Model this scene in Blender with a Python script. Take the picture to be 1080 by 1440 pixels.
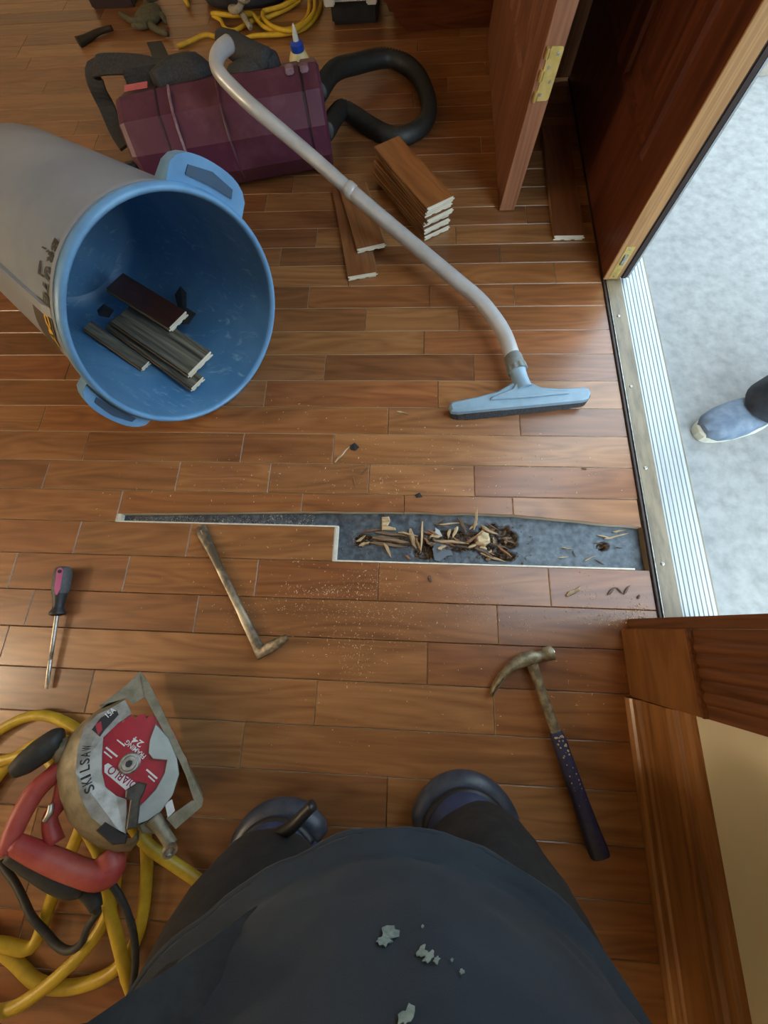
import bpy, bmesh, math, random
from mathutils import Vector, Matrix, noise
random.seed(11)
for o in list(bpy.data.objects): bpy.data.objects.remove(o, do_unlink=True)
SC = bpy.context.scene
COL = SC.collection
# ------------------------------------------------------------------ camera, sky, lamps, exposure
cam_data = bpy.data.cameras.new('camera')
cam_data.sensor_fit = 'HORIZONTAL'; cam_data.sensor_width = 36.0
cam_data.lens = 36.0 * 533.9 / 1080.0
cam_data.clip_start = 0.01; cam_data.clip_end = 200
cam = bpy.data.objects.new('camera', cam_data); COL.objects.link(cam)
cam.location = (0, 0, 0.875); cam.rotation_mode = 'XYZ'
cam.rotation_euler = (0.29624, 0.04722, 0.03645)
SC.camera = cam
world = bpy.data.worlds.new('sky'); SC.world = world; world.use_nodes = True
wn = world.node_tree.nodes; wl = world.node_tree.links
wn.clear()
w_out = wn.new('ShaderNodeOutputWorld'); w_bg = wn.new('ShaderNodeBackground')
w_bg.inputs['Color'].default_value = (0.66, 0.86, 1.0, 1); w_bg.inputs['Strength'].default_value = 5.4
wl.new(w_bg.outputs[0], w_out.inputs[0])
# the room's own light is the glowing globe of the floor lamp built further down, at LAMP
LAMP = Vector((-2.90, -0.45, 1.50))
SC.view_settings.view_transform = 'Standard'; SC.view_settings.look = 'None'
SC.view_settings.gamma = 1.0; SC.view_settings.use_curve_mapping = False
SC.view_settings.exposure = 0.12
# ------------------------------------------------------------------ materials
def nodes_of(name):
    m = bpy.data.materials.new(name); m.use_nodes = True
    nt = m.node_tree; nt.nodes.clear()
    out = nt.nodes.new('ShaderNodeOutputMaterial'); b = nt.nodes.new('ShaderNodeBsdfPrincipled')
    nt.links.new(b.outputs[0], out.inputs[0])
    return m, nt, b
def N(nt, kind, **kw):
    n = nt.nodes.new(kind)
    for k, v in kw.items():
        if k in n.inputs: n.inputs[k].default_value = v
        else: setattr(n, k, v)
    return n
def ramp(nt, fac, stops):
    r = nt.nodes.new('ShaderNodeValToRGB'); e = r.color_ramp.elements
    while len(e) < len(stops): e.new(0.5)
    for i, (p, c) in enumerate(stops): e[i].position = p; e[i].color = (*c, 1)
    nt.links.new(fac, r.inputs[0]); return r.outputs[0]
def coords(nt, scale=(1, 1, 1), rnd=True):
    tc = nt.nodes.new('ShaderNodeTexCoord'); mp = nt.nodes.new('ShaderNodeMapping')
    mp.inputs['Scale'].default_value = scale
    nt.links.new(tc.outputs['Object'], mp.inputs['Vector'])
    if rnd:
        oi = nt.nodes.new('ShaderNodeObjectInfo'); mu = nt.nodes.new('ShaderNodeMath'); mu.operation = 'MULTIPLY'
        mu.inputs[1].default_value = 57.0; nt.links.new(oi.outputs['Random'], mu.inputs[0])
        nt.links.new(mu.outputs[0], mp.inputs['Location'])
    return mp.outputs[0]
def bump(nt, b, h, strength, dist=0.002):
    n = nt.nodes.new('ShaderNodeBump'); n.inputs['Strength'].default_value = strength; n.inputs['Distance'].default_value = dist
    nt.links.new(h, n.inputs['Height']); nt.links.new(n.outputs[0], b.inputs['Normal'])
def M(name, c, rough=0.5, metal=0.0, c2=None, scale=20.0, lo=0.4, hi=0.65, bumps=0.0, stretch=(1, 1, 1), detail=6.0, spec=0.5):
    """plain surface: two colours mixed by noise, optional fine relief"""
    m, nt, b = nodes_of(name)
    b.inputs['Roughness'].default_value = rough; b.inputs['Metallic'].default_value = metal
    b.inputs['Specular IOR Level'].default_value = spec
    if c2 is None: c2 = tuple(x * 0.8 for x in c)
    v = coords(nt, stretch)
    nz = N(nt, 'ShaderNodeTexNoise', Scale=scale, Detail=detail, Roughness=0.6)
    nt.links.new(v, nz.inputs['Vector'])
    col = ramp(nt, nz.outputs['Fac'], [(lo, c), (hi, c2)])
    nt.links.new(col, b.inputs['Base Color'])
    if bumps: bump(nt, b, nz.outputs['Fac'], bumps)
    return m
def wood(name, dark, light, rough=0.35, grain=(3, 60, 60), use_color=False, ring=0.5, coat=0.0, bumps=0.08):
    """stained wood, grain along local X; object colour multiplies when use_color"""
    m, nt, b = nodes_of(name)
    v = coords(nt, grain)
    n1 = N(nt, 'ShaderNodeTexNoise', Scale=1.0, Detail=8.0, Roughness=0.65, Distortion=0.6); nt.links.new(v, n1.inputs['Vector'])
    v2 = coords(nt, (grain[0] * 0.55, grain[1] * 0.28, grain[2] * 0.28))
    n2 = N(nt, 'ShaderNodeTexNoise', Scale=1.0, Detail=2.0, Distortion=0.4); nt.links.new(v2, n2.inputs['Vector'])
    mu = N(nt, 'ShaderNodeMath', operation='MULTIPLY'); mu.inputs[1].default_value = 9.0; nt.links.new(n2.outputs['Fac'], mu.inputs[0])
    fr = N(nt, 'ShaderNodeMath', operation='PINGPONG'); fr.inputs[1].default_value = 0.5; nt.links.new(mu.outputs[0], fr.inputs[0])
    mx = N(nt, 'ShaderNodeMath', operation='MULTIPLY_ADD'); mx.inputs[1].default_value = ring; nt.links.new(fr.outputs[0], mx.inputs[0]); nt.links.new(n1.outputs['Fac'], mx.inputs[2])
    col = ramp(nt, mx.outputs[0], [(0.36, dark), (0.78, light)])
    if use_color:
        oi = nt.nodes.new('ShaderNodeObjectInfo'); mm = N(nt, 'ShaderNodeMix', data_type='RGBA', blend_type='MULTIPLY')
        mm.inputs['Factor'].default_value = 1.0
        nt.links.new(col, mm.inputs['A']); nt.links.new(oi.outputs['Color'], mm.inputs['B']); col = mm.outputs['Result']
    nt.links.new(col, b.inputs['Base Color']); b.inputs['Roughness'].default_value = rough
    b.inputs['Coat Weight'].default_value = coat; b.inputs['Coat Roughness'].default_value = 0.25
    bump(nt, b, mx.outputs[0], bumps, 0.001)
    return m
MT = {}
MT['plank'] = wood('stained_oak', (0.165, 0.063, 0.021), (0.305, 0.132, 0.050), rough=0.34, use_color=True, ring=0.45, coat=0.35, grain=(3, 42, 42), bumps=0.05)
MT['ply'] = M('pale_plywood_edge', (0.74, 0.68, 0.55), 0.7, c2=(0.52, 0.44, 0.30), scale=1, stretch=(8, 8, 320))
MT['back'] = M('raw_plank_back', (0.36, 0.20, 0.09), 0.8, c2=(0.22, 0.11, 0.045), scale=1, stretch=(6, 160, 160))
MT['tongue'] = M('raw_white_tongue', (0.74, 0.70, 0.60), 0.7, c2=(0.60, 0.55, 0.45), scale=60)
MT['felt'] = M('black_felt_paper', (0.030, 0.036, 0.044), 0.55, c2=(0.062, 0.072, 0.085), scale=60, bumps=0.3)
MT['base'] = M('subfloor_board', (0.05, 0.035, 0.022), 0.9, c2=(0.02, 0.014, 0.01))
MT['splinter'] = wood('raw_splinter_wood', (0.15, 0.10, 0.06), (0.50, 0.39, 0.26), rough=0.8, grain=(8, 120, 120), use_color=True)
MT['dust'] = M('sawdust', (0.80, 0.66, 0.48), 0.9, c2=(0.62, 0.44, 0.26), scale=300)
MT['wall'] = M('cream_wall_paint', (0.86, 0.80, 0.60), 0.75, c2=(0.83, 0.77, 0.57), scale=3, bumps=0.03)
MT['ceiling'] = M('ceiling_paint', (0.62, 0.56, 0.46), 0.9)
MT['trim'] = wood('stained_pine_trim', (0.175, 0.066, 0.018), (0.40, 0.185, 0.060), rough=0.33, grain=(4, 45, 45))
MT['trim_light'] = wood('honey_pine_trim', (0.30, 0.135, 0.040), (0.55, 0.29, 0.105), rough=0.3, grain=(4, 45, 45))
MT['trim_dark'] = wood('dark_fluted_casing', (0.080, 0.026, 0.009), (0.20, 0.075, 0.028), rough=0.4, grain=(60, 60, 3))
MT['door'] = wood('mahogany_door', (0.060, 0.014, 0.006), (0.145, 0.040, 0.016), rough=0.36, grain=(40, 40, 2.5))
MT['door_worn'] = wood('worn_mahogany_door', (0.120, 0.038, 0.018), (0.260, 0.105, 0.055), rough=0.42, grain=(30, 30, 2.2))
MT['door_edge'] = wood('door_edge_wood', (0.17, 0.062, 0.028), (0.30, 0.125, 0.060), rough=0.45, grain=(40, 40, 2.5))
MT['door_edge_tan'] = wood('tan_door_edge', (0.27, 0.125, 0.042), (0.46, 0.245, 0.095), rough=0.5, grain=(40, 40, 2.5))
MT['brass'] = M('brass_plated_steel', (0.72, 0.55, 0.20), 0.38, 0.75, c2=(0.60, 0.43, 0.13), scale=60)
MT['alu'] = M('brushed_aluminium', (0.40, 0.42, 0.43), 0.45, 0.30, c2=(0.34, 0.36, 0.37), scale=1, stretch=(20, 2, 20))
MT['sill_tan'] = M('dirty_oak_sill', (0.22, 0.165, 0.10), 0.5, 0.0, c2=(0.13, 0.095, 0.055), scale=1, stretch=(60, 12, 20))
MT['seal'] = M('dark_rubber_seal', (0.035, 0.018, 0.014), 0.6)
MT['steel'] = M('worn_steel', (0.50, 0.48, 0.44), 0.38, 0.85, c2=(0.26, 0.24, 0.21), scale=90, bumps=0.15)
MT['concrete'] = M('porch_concrete', (0.30, 0.29, 0.278), 0.9, c2=(0.205, 0.20, 0.193), scale=34, lo=0.35, hi=0.7, bumps=0.35, detail=10)
MT['black'] = M('black_plastic', (0.014, 0.014, 0.015), 0.45, c2=(0.025, 0.025, 0.026))
MT['strap'] = M('black_webbing', (0.024, 0.025, 0.028), 0.8, c2=(0.045, 0.047, 0.052), scale=200, bumps=0.3)
MT['white'] = M('white_print', (0.8, 0.8, 0.78), 0.6)
# ------------------------------------------------------------------ helpers
def tag(o, label=None, cat=None, group=None, kind=None):
    if label: o['label'] = label
    if cat: o['category'] = cat
    if group: o['group'] = group
    if kind: o['kind'] = kind
    return o
def thing(name, label, cat, loc=(0, 0, 0), group=None):
    o = bpy.data.objects.new(name, None); COL.objects.link(o); o.location = loc
    o.empty_display_size = 0.05
    return tag(o, label, cat, group)
def wloc(o):
    p = Vector(o.location)
    while o.parent: o = o.parent; p += Vector(o.location)
    return p
class MB:
    """collects world-space polygons; build() links them as one mesh object"""
    def __init__(s): s.v = []; s.f = []; s.mi = []; s.m = 0
    def add(s, vs, fs, m=None):
        b = len(s.v); s.v += [Vector(v) for v in vs]
        s.f += [[b + i for i in f] for f in fs]; s.mi += [s.m if m is None else m] * len(fs); return s
    def box(s, lo, hi, m=None, ax=None, o=None, ch=0.0):
        x0, y0, z0 = lo; x1, y1, z1 = hi
        if ch:
            c = min(ch, (x1-x0)*.49, (y1-y0)*.49, (z1-z0)*.49)
            bm = bmesh.new(); bmesh.ops.create_cube(bm, size=1)
            for v in bm.verts: v.co = Vector(((x0+x1)/2+v.co.x*(x1-x0), (y0+y1)/2+v.co.y*(y1-y0), (z0+z1)/2+v.co.z*(z1-z0)))
            bmesh.ops.bevel(bm, geom=list(bm.edges), offset=c, segments=2, affect='EDGES')
            bm.verts.index_update(); vs = [v.co.copy() for v in bm.verts]; fs = [[v.index for v in f.verts] for f in bm.faces]; bm.free()
        else:
            vs = [Vector(q) for q in ((x0,y0,z0),(x1,y0,z0),(x1,y1,z0),(x0,y1,z0),(x0,y0,z1),(x1,y0,z1),(x1,y1,z1),(x0,y1,z1))]
            fs = [(3,2,1,0),(4,5,6,7),(0,1,5,4),(1,2,6,5),(2,3,7,6),(3,0,4,7)]
        if ax is not None: vs = [Vector(o) + ax[0]*v.x + ax[1]*v.y + ax[2]*v.z for v in vs]
        return s.add(vs, fs, m)
    def prism(s, pts, d, m=None, ch=0.0, mside=None):
        """polygon pts (world, any plane) extruded by vector d; optional chamfer of the far cap"""
        pts = [Vector(q) for q in pts]; d = Vector(d); n = len(pts)
        nrm = Vector((0,0,0))
        for i in range(n): a = pts[i]; b = pts[(i+1)%n]; nrm += Vector(((a.y-b.y)*(a.z+b.z),(a.z-b.z)*(a.x+b.x),(a.x-b.x)*(a.y+b.y)))
        if nrm.dot(d) < 0: pts.reverse()
        ms = m if mside is None else mside
        if ch:
            c = sum(pts, Vector())/n; dl = d.length; dn = d.normalized(); ins = []
            for i in range(n):
                p0, p1, p2 = pts[i-1], pts[i], pts[(i+1)%n]
                e1 = (p1-p0).normalized(); e2 = (p2-p1).normalized(); n1 = dn.cross(e1); n2 = dn.cross(e2); b = n1+n2
                k = ch/max(0.35, b.length_squared/2) if b.length > 1e-6 else 0
                ins.append(p1 + b*k)
            vs = pts + [q + d - dn*ch for q in pts] + [q + d for q in ins]
            s.add(vs, [[n+i, n+(i+1)%n, 2*n+(i+1)%n, 2*n+i] for i in range(n)] + [list(range(2*n, 3*n))], m)
            s.add(vs[:2*n], [[i, (i+1)%n, n+(i+1)%n, n+i] for i in range(n)] + [list(range(n-1, -1, -1))], ms)
        else:
            vs = pts + [q + d for q in pts]
            s.add(vs, [list(range(n, 2*n))], m)
            s.add(vs, [[i, (i+1)%n, n+(i+1)%n, n+i] for i in range(n)] + [list(range(n-1, -1, -1))], ms)
        return s
    def loft(s, rings, m=None, cap=True, closed=True):
        n = len(rings[0]); vs = [Vector(q) for r in rings for q in r]; fs = []
        for i in range(len(rings)-1):
            for j in range(n if closed else n-1):
                k = (j+1) % n; fs.append([i*n+j, i*n+k, (i+1)*n+k, (i+1)*n+j])
        if cap and closed:
            fs.append(list(range(n-1, -1, -1))); fs.append([(len(rings)-1)*n + j for j in range(n)])
        return s.add(vs, fs, m)
    def tube(s, pts, r, seg=10, m=None, smooth=4, flat=None, cap=True):
        """tube along pts; r number or list; flat=(width,thick,upvector) makes a strap"""
        pts = [Vector(q) for q in pts]; rr = r if isinstance(r, (list, tuple)) else [r]*len(pts)
        if smooth > 1 and len(pts) > 2: pts, rr = spline(pts, rr, smooth)
        rings = []; t0 = None; u = None
        for i, q in enumerate(pts):
            t = (pts[min(i+1, len(pts)-1)] - pts[max(i-1, 0)]).normalized()
            if u is None:
                h = Vector((0,0,1)) if abs(t.z) < 0.9 else Vector((1,0,0)); u = (h - t*h.dot(t)).normalized()
            else:
                u = (u - t*u.dot(t)); u = u.normalized() if u.length > 1e-6 else t.orthogonal().normalized()
            if flat:
                up = Vector(flat[2]); up = (up - t*up.dot(t)).normalized(); sd = t.cross(up)
                a, b = flat[0]/2, flat[1]/2
                rings.append([q + sd*a + up*b*.6, q + sd*a*.9 + up*b, q - sd*a*.9 + up*b, q - sd*a + up*b*.6, q - sd*a - up*b*.6, q - sd*a*.9 - up*b, q + sd*a*.9 - up*b, q + sd*a - up*b*.6])
            else:
                w = t.cross(u)
                rings.append([q + (u*math.cos(2*math.pi*j/seg) + w*math.sin(2*math.pi*j/seg))*rr[i] for j in range(seg)])
        if rings:
            s.loft(rings, m, cap)
        return s
    def lathe(s, prof, o, axis, seg=28, m=None, cap=True):
        """profile [(r, t)] revolved about axis through o"""
        a = Vector(axis).normalized(); u = a.orthogonal().normalized(); w = a.cross(u); o = Vector(o)
        rings = [[o + a*t + (u*math.cos(2*math.pi*j/seg) + w*math.sin(2*math.pi*j/seg))*max(r, 1e-4) for j in range(seg)] for r, t in prof]
        return s.loft(rings, m, cap)
    def build(s, name, mats, parent=None, smooth=False, sharp=None, origin=None):
        me = bpy.data.meshes.new(name)
        o = bpy.data.objects.new(name, me); COL.objects.link(o)
        base = wloc(parent) if parent else Vector()
        if origin is None: origin = base if parent else sum(s.v, Vector())/max(1, len(s.v))
        origin = Vector(origin)
        me.from_pydata([v - origin for v in s.v], [], s.f)
        if not isinstance(mats, (list, tuple)): mats = [mats]
        for q in mats: me.materials.append(MT[q] if isinstance(q, str) else q)
        for pl, i in zip(me.polygons, s.mi): pl.material_index = i; pl.use_smooth = smooth
        if smooth and sharp: 
            me.set_sharp_from_angle(angle=math.radians(sharp))
        if parent: o.parent = parent
        o.location = origin - base
        me.validate(); return o
def spline(pts, rr, k):
    op = []; orr = []
    n = len(pts)
    for i in range(n-1):
        p0 = pts[max(i-1, 0)]; p1 = pts[i]; p2 = pts[i+1]; p3 = pts[min(i+2, n-1)]
        for j in range(k):
            t = j/k; t2 = t*t; t3 = t2*t
            op.append(0.5*((2*p1) + (p2-p0)*t + (2*p0-5*p1+4*p2-p3)*t2 + (3*p1-p0-3*p2+p3)*t3))
            orr.append(rr[i]*(1-t) + rr[i+1]*t)
    op.append(pts[-1]); orr.append(rr[-1]); return op, orr
PLACED = []          # (point, radius) of every cord already laid on the floor
def drape(pts, r, k=5, avoid=(), keep=0):
    """lay a cord: clear of obstacles, resting on the floor and on whatever cord it crosses"""
    P, _ = spline([Vector(q) for q in pts], [r]*len(pts), k); n = len(P)
    for cx, cy, ax_, ay_ in avoid:
        for i in range(keep, n):
            d = Vector(((P[i].x-cx)/(ax_+r), (P[i].y-cy)/(ay_+r)))
            if 1e-6 < d.length < 1: d.normalize(); P[i].x = cx + d.x*(ax_+r); P[i].y = cy + d.y*(ay_+r)
    for _ in range(3):
        for i in range(1, n-1): P[i] = Vector((P[i-1].x*.2 + P[i].x*.6 + P[i+1].x*.2, P[i-1].y*.2 + P[i].y*.6 + P[i+1].y*.2, P[i].z)) if i >= keep else P[i]
    z = [P[i].z if i < keep else r + 0.0006 for i in range(n)]
    for i in range(keep, n):
        for q, rq in PLACED:
            if (q.x-P[i].x)**2 + (q.y-P[i].y)**2 < ((r+rq)*1.25)**2: z[i] = max(z[i], q.z + r + rq + 0.001)
        for j in range(keep, i):
            if (P[j].x-P[i].x)**2 + (P[j].y-P[i].y)**2 < (2.5*r)**2:
                arc = sum((P[m+1]-P[m]).length for m in range(j, i)) if i-j < 14 else 9
                if arc > 7*r: z[i] = max(z[i], z[j] + 2*r + 0.001)
    for _ in range(2):
        for i in range(keep, n-1): z[i+1] = max(z[i+1], z[i] - 0.22*(P[i+1]-P[i]).length)
        for i in range(n-1, keep, -1): z[i-1] = max(z[i-1], z[i] - 0.22*(P[i]-P[i-1]).length)
    for _ in range(6):
        z = [z[i] if i < keep or i in (0, n-1) else max(z[i], (z[i-1]+z[i+1])/2) for i in range(n)]
    out = [Vector((P[i].x, P[i].y, z[i])) for i in range(n)]
    for q in out: PLACED.append((q, r))
    return out
def frame(d, up=(0, 0, 1)):
    x = Vector(d).normalized(); z = Vector(up); z = (z - x*z.dot(x)).normalized(); return x, z.cross(x), z
def text(name, s, p0, p1, n, height, mat, parent, thick=0.0004, bold=0.015):
    """flat lettering from p0 towards p1 on the plane with normal n, letter tops along n x dir"""
    cu = bpy.data.curves.new(name, 'FONT'); cu.body = s; cu.extrude = 0.0; cu.offset = bold; cu.size = 1.0; cu.resolution_u = 3
    t = bpy.data.objects.new(name, cu); COL.objects.link(t)
    dg = bpy.context.evaluated_depsgraph_get(); me = bpy.data.meshes.new_from_object(t.evaluated_get(dg))
    bpy.data.objects.remove(t)
    xs = [v.co.x for v in me.vertices]; ys = [v.co.y for v in me.vertices]
    p0 = Vector(p0); d = Vector(p1) - p0; n = Vector(n).normalized(); up = n.cross(d).normalized()
    sx = d.length/(max(xs)-min(xs)); sy = height/(max(ys)-min(ys))
    base = wloc(parent) if parent else Vector(); dn = d.normalized()
    for v in me.vertices:
        v.co = p0 + dn*((v.co.x-min(xs))*sx) + up*((v.co.y-min(ys))*sy) + n*thick - base
    o = bpy.data.objects.new(name, me); COL.objects.link(o); o.parent = parent
    me.materials.clear(); me.materials.append(MT[mat]); return o
def bend(o, fn):
    for v in o.data.vertices: v.co = fn(v.co)
def skin(name, joints, edges, mat, parent, sub=2, root=None, post=None):
    """continuous body surface grown over a skeleton: joints {key: (pos, rx, ry)}"""
    keys = list(joints); me = bpy.data.meshes.new(name)
    base = wloc(parent) if parent else Vector()
    me.from_pydata([Vector(joints[k][0]) - base for k in keys], [(keys.index(a), keys.index(b)) for a, b in edges], [])
    o = bpy.data.objects.new(name, me); COL.objects.link(o)
    md = o.modifiers.new('s', 'SKIN'); md.use_smooth_shade = True; md.branch_smoothing = 0.6
    sv = me.skin_vertices[0].data
    for i, k in enumerate(keys):
        sv[i].radius = (joints[k][1], joints[k][2]); sv[i].use_root = (k == (root or keys[0]))
    ss = o.modifiers.new('d', 'SUBSURF'); ss.levels = sub; ss.render_levels = sub
    dg = bpy.context.evaluated_depsgraph_get(); dg.update()
    m2 = bpy.data.meshes.new_from_object(o.evaluated_get(dg)); bpy.data.objects.remove(o)
    o = bpy.data.objects.new(name, m2); COL.objects.link(o)
    if parent: o.parent = parent
    m2.materials.clear(); m2.materials.append(MT[mat] if isinstance(mat, str) else mat)
    for pl in m2.polygons: pl.use_smooth = True; pl.material_index = 0
    if post:
        for v in m2.vertices: v.co = post(v.co)
    return o
# ------------------------------------------------------------------ setting: floor
XR = 0.548         # floor ends at the door sill
fb = MB(); fb.box((-3.3, -2.6, -0.09), (XR, 3.4, -0.045))
floor = tag(fb.build('floor', 'base', origin=(0, 0, 0)), 'stained oak plank floor with a strip cut out by the doorway', kind='structure')
seams = [1.2755, 1.1984, 1.1192, 1.044, 0.9641, 0.8828, 0.8002, 0.7207, 0.6362, 0.554, 0.4745, 0.3906, 0.3097, 0.2263, 0.1432, 0.0559, -0.0277, -0.1132, -0.201, -0.2853, -0.3727]
joint_px = {
 -2: [(-0.3952, 1.3926, 0)[0]], -1: [(-0.4762, 1.3101, 0)[0]], 0: [(0.3544, 1.2365, 0)[0]],
 1: [(-0.2955, 1.1589, 0)[0], (0.1372, 1.1653, 0)[0]], 2: [(-0.402, 1.0822, 0)[0], (0.2664, 1.0846, 0)[0]], 3: [(-0.1846, 1.002, 0)[0], (0.4194, 1.0074, 0)[0]],
 4: [(-0.2978, 0.9229, 0)[0], (0.0571, 0.9208, 0)[0], (0.2982, 0.9227, 0)[0]], 5: [(-0.1251, 0.8409, 0)[0], (0.1392, 0.8411, 0)[0]], 6: [(0.0417, 0.7589, 0)[0]],
 7: [(-0.2289, 0.6773, 0)[0], (0.1758, 0.6795, 0)[0]], 8: [(-0.3856, 0.593, 0)[0], (0.0801, 0.595, 0)[0]], 9: [(-0.998, 0.5094, 0)[0], (-0.049, 0.5133, 0)[0], (0.287, 0.5121, 0)[0]],
 10: [(-0.8501, 0.4318, 0)[0], (-0.4251, 0.433, 0)[0], (-0.1866, 0.4321, 0)[0]], 11: [(-0.9372, 0.3469, 0)[0], (-0.5817, 0.3489, 0)[0], (-0.343, 0.3492, 0)[0], (-0.0914, 0.3516, 0)[0], (0.1671, 0.3524, 0)[0]],
 13: [(-0.8041, 0.1796, 0)[0], (-0.5212, 0.1799, 0)[0]],
 14: [(-0.944, 0.0953, 0)[0], (-0.6585, 0.097, 0)[0], (-0.3419, 0.1, 0)[0], (-0.0581, 0.1022, 0)[0], (0.3252, 0.0998, 0)[0]],
 15: [(-0.4713, 0.0154, 0)[0], (0.207, 0.0164, 0)[0]], 16: [(-0.9078, -0.072, 0)[0], (0.0542, -0.0666, 0)[0]], 17: [(-0.6791, -0.157, 0)[0], (-0.1798, -0.1573, 0)[0], (0.1911, -0.1567, 0)[0]],
 18: [(-0.3265, -0.2437, 0)[0], (0.3323, -0.2387, 0)[0]], 19: [(-0.024, -0.3235, 0)[0]]}
tints = [(1.0,1.0,1.0),(0.82,0.76,0.74),(1.12,1.14,1.10),(0.94,0.82,0.76),(1.22,1.30,1.28),(1.0,0.86,0.82),(0.72,0.66,0.66),(1.08,1.0,0.88),(0.9,0.86,0.82)]
G = 0.0007
def plank(poly, tint, parent=floor, name='plank', top=0.0, th=0.0185, ch=0.0011):
    c = sum((Vector((q[0], q[1], 0)) for q in poly), Vector())/len(poly)
    b = MB(); b.prism([(q[0], q[1], top-th) for q in poly], (0, 0, th), m=0, ch=ch, mside=1)
    o = b.build(name, ['plank', 'ply'], parent, origin=(c.x, c.y, top)); o.color = (*tint, 1); return o
def rect(x0, x1, y0, y1): return [(x0+G, y0+G), (x1-G, y0+G), (x1-G, y1-G), (x0+G, y1-G)]
W = 0.0822
for k in range(-26, 33):
    yt = seams[k] if 0 <= k <= 20 else (seams[0] - k*W if k < 0 else seams[20] - (k-20)*W)
    yb = seams[k+1] if 0 <= k+1 <= 20 else (seams[0] - (k+1)*W if k < 0 else seams[20] - (k-19)*W)
    if k in (12, ): continue
    js = list(joint_px.get(k, []))
    rr = random.Random(k*7+3)
    right = XR
    if k == 13: right = (-0.1668, 0.1925, 0)[0]
    if yt < -0.0: right = min(right, 0.52) if k > 16 else right
    left_end = min(js) if js else right
    x = left_end
    if not js:
        x = right - rr.uniform(0.15, 0.6); js.append(x)
    elif k != 13 and right - max(js) > 1.1:
        js.append(max(js) + rr.uniform(0.4, 0.7))
    lim = -3.2 if k < 20 else -1.6
    while x > lim:
        x -= rr.uniform(0.35, 0.75) if yt < 1.6 else rr.uniform(0.6, 1.2)
        js.append(max(x, lim))
        if yt < -0.9: break
    js = sorted(set(round(j, 4) for j in js)) + [right]
    for a, b_ in zip(js[:-1], js[1:]):
        if b_ - a < 0.02: continue
        t = rr.choice(tints); j = rr.uniform(0.93, 1.07)
        plank(rect(a, b_, yb, yt), tuple(q*j for q in t))
# the row that was ripped along its length: a tapering strip is left above the cut
cut = [(-0.7172, 0.2473, 0), (-0.2526, 0.2631, 0), (-0.0031, 0.2667, 0), (0.2558, 0.2654, 0), (0.5257, 0.2423, 0)]
y12, y13 = seams[12], seams[13]
plank(rect(-1.30, cut[0][0], y13, y12), (1.0, 0.95, 0.9)); plank(rect(-2.1, -1.30, y13, y12), (0.9, 0.86, 0.82)); plank(rect(-3.2, -2.1, y13, y12), (1.1, 1.05, 1.0))
for i, t in zip(range(4), [(1.06,0.98,0.88), (1.0,0.90,0.85), (1.08,1.0,0.92), (1.12,1.12,1.12)]):
    a, b_ = cut[i], cut[i+1]; x1 = b_[0] if i < 3 else XR - 0.002
    poly = [(a[0]+G, a[1]), (x1-G, b_[1]), (x1-G, y12-G), (a[0]+G, y12-G)]
    if i > 0:   # a ragged torn lower edge
        rg = random.Random(i); n = 9
        low = [(a[0]+G+(x1-a[0]-2*G)*q/n, a[1]+(b_[1]-a[1])*q/n + (rg.uniform(-0.0012, 0.0012) if 0 < q < n else 0)) for q in range(n+1)]
        poly = low + [(x1-G, y12-G), (a[0]+G, y12-G)]
    plank(poly, t)
# unfinished tongues and ply edges bordering the cut-out
def strip(a, b_, z0, z1, w_):
    a = Vector(a); b_ = Vector(b_); d = (b_-a).normalized(); s = Vector((-d.y, d.x, 0))*w_
    q = MB(); q.prism([(a.x, a.y, z0), (b_.x, b_.y, z0), ((b_+s).x, (b_+s).y, z0), ((a+s).x, (a+s).y, z0)], (0, 0, z1-z0)); return q.build('tongue', 'tongue', floor)
xs = (-0.1668, 0.1925, 0)[0]
strip((cut[0][0], seams[13]+0.0003, 0), (xs, seams[13]+0.0003, 0), -0.012, -0.0035, 0.0035)
strip((xs+0.0003, seams[13]+0.003, 0), (xs+0.0003, seams[14]+0.0003, 0), -0.017, -0.0030, 0.0070)
strip((xs, seams[14]+0.0003, 0), (XR-0.03, seams[14]+0.0003, 0), -0.012, -0.0035, 0.0035)
strip((cut[0][0]+0.0003, cut[0][1], 0), (cut[0][0]+0.0003, seams[13]+0.004, 0), -0.017, -0.0030, 0.0085)
# black felt underlay with rotted pits, seen in the cut-out
HX0, HX1 = (-0.7227, 0.2324, 0)[0], XR
def felt_z(x, y):
    z = -0.0195 + 0.0012*noise.noise(Vector((x*30, y*60, 0)))
    for cx, cy, rx, ry, d in pits:
        q = ((x-cx)/rx)**2 + ((y-cy)/ry)**2 + 0.55*noise.noise(Vector((x*55, y*70, 3)))
        if q < 1: z -= d*min(1, (1-q)*2.2)*(0.75 + 0.5*noise.noise(Vector((x*160, y*160, 1))))
    return z
pits = [(*(0.2166, 0.2109, 0)[:2], 0.050, 0.034, 0.020), (*(0.1179, 0.2033, 0)[:2], 0.075, 0.026, 0.011), (*(0.0484, 0.1778, 0)[:2], 0.026, 0.022, 0.016), (*(-0.1027, 0.1994, 0)[:2], 0.020, 0.016, 0.015), (*(0.4611, 0.1988, 0)[:2], 0.014, 0.011, 0.022), (*(-0.0151, 0.2016, 0)[:2], 0.075, 0.017, 0.004), (*(0.2226, 0.1692, 0)[:2], 0.045, 0.012, 0.012)]
nx, ny = 300, 46; y0, y1 = 0.10, 0.285
vs = []; fs = []
for i in range(nx+1):
    for j in range(ny+1):
        x = HX0 + (HX1-HX0)*i/nx; y = y0 + (y1-y0)*j/ny; vs.append((x, y, felt_z(x, y)))
for i in range(nx):
    for j in range(ny): a = i*(ny+1)+j; fs.append((a, a+ny+1, a+ny+2, a+1))
m, nt, b = nodes_of('felt_over_rotten_wood')
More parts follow.
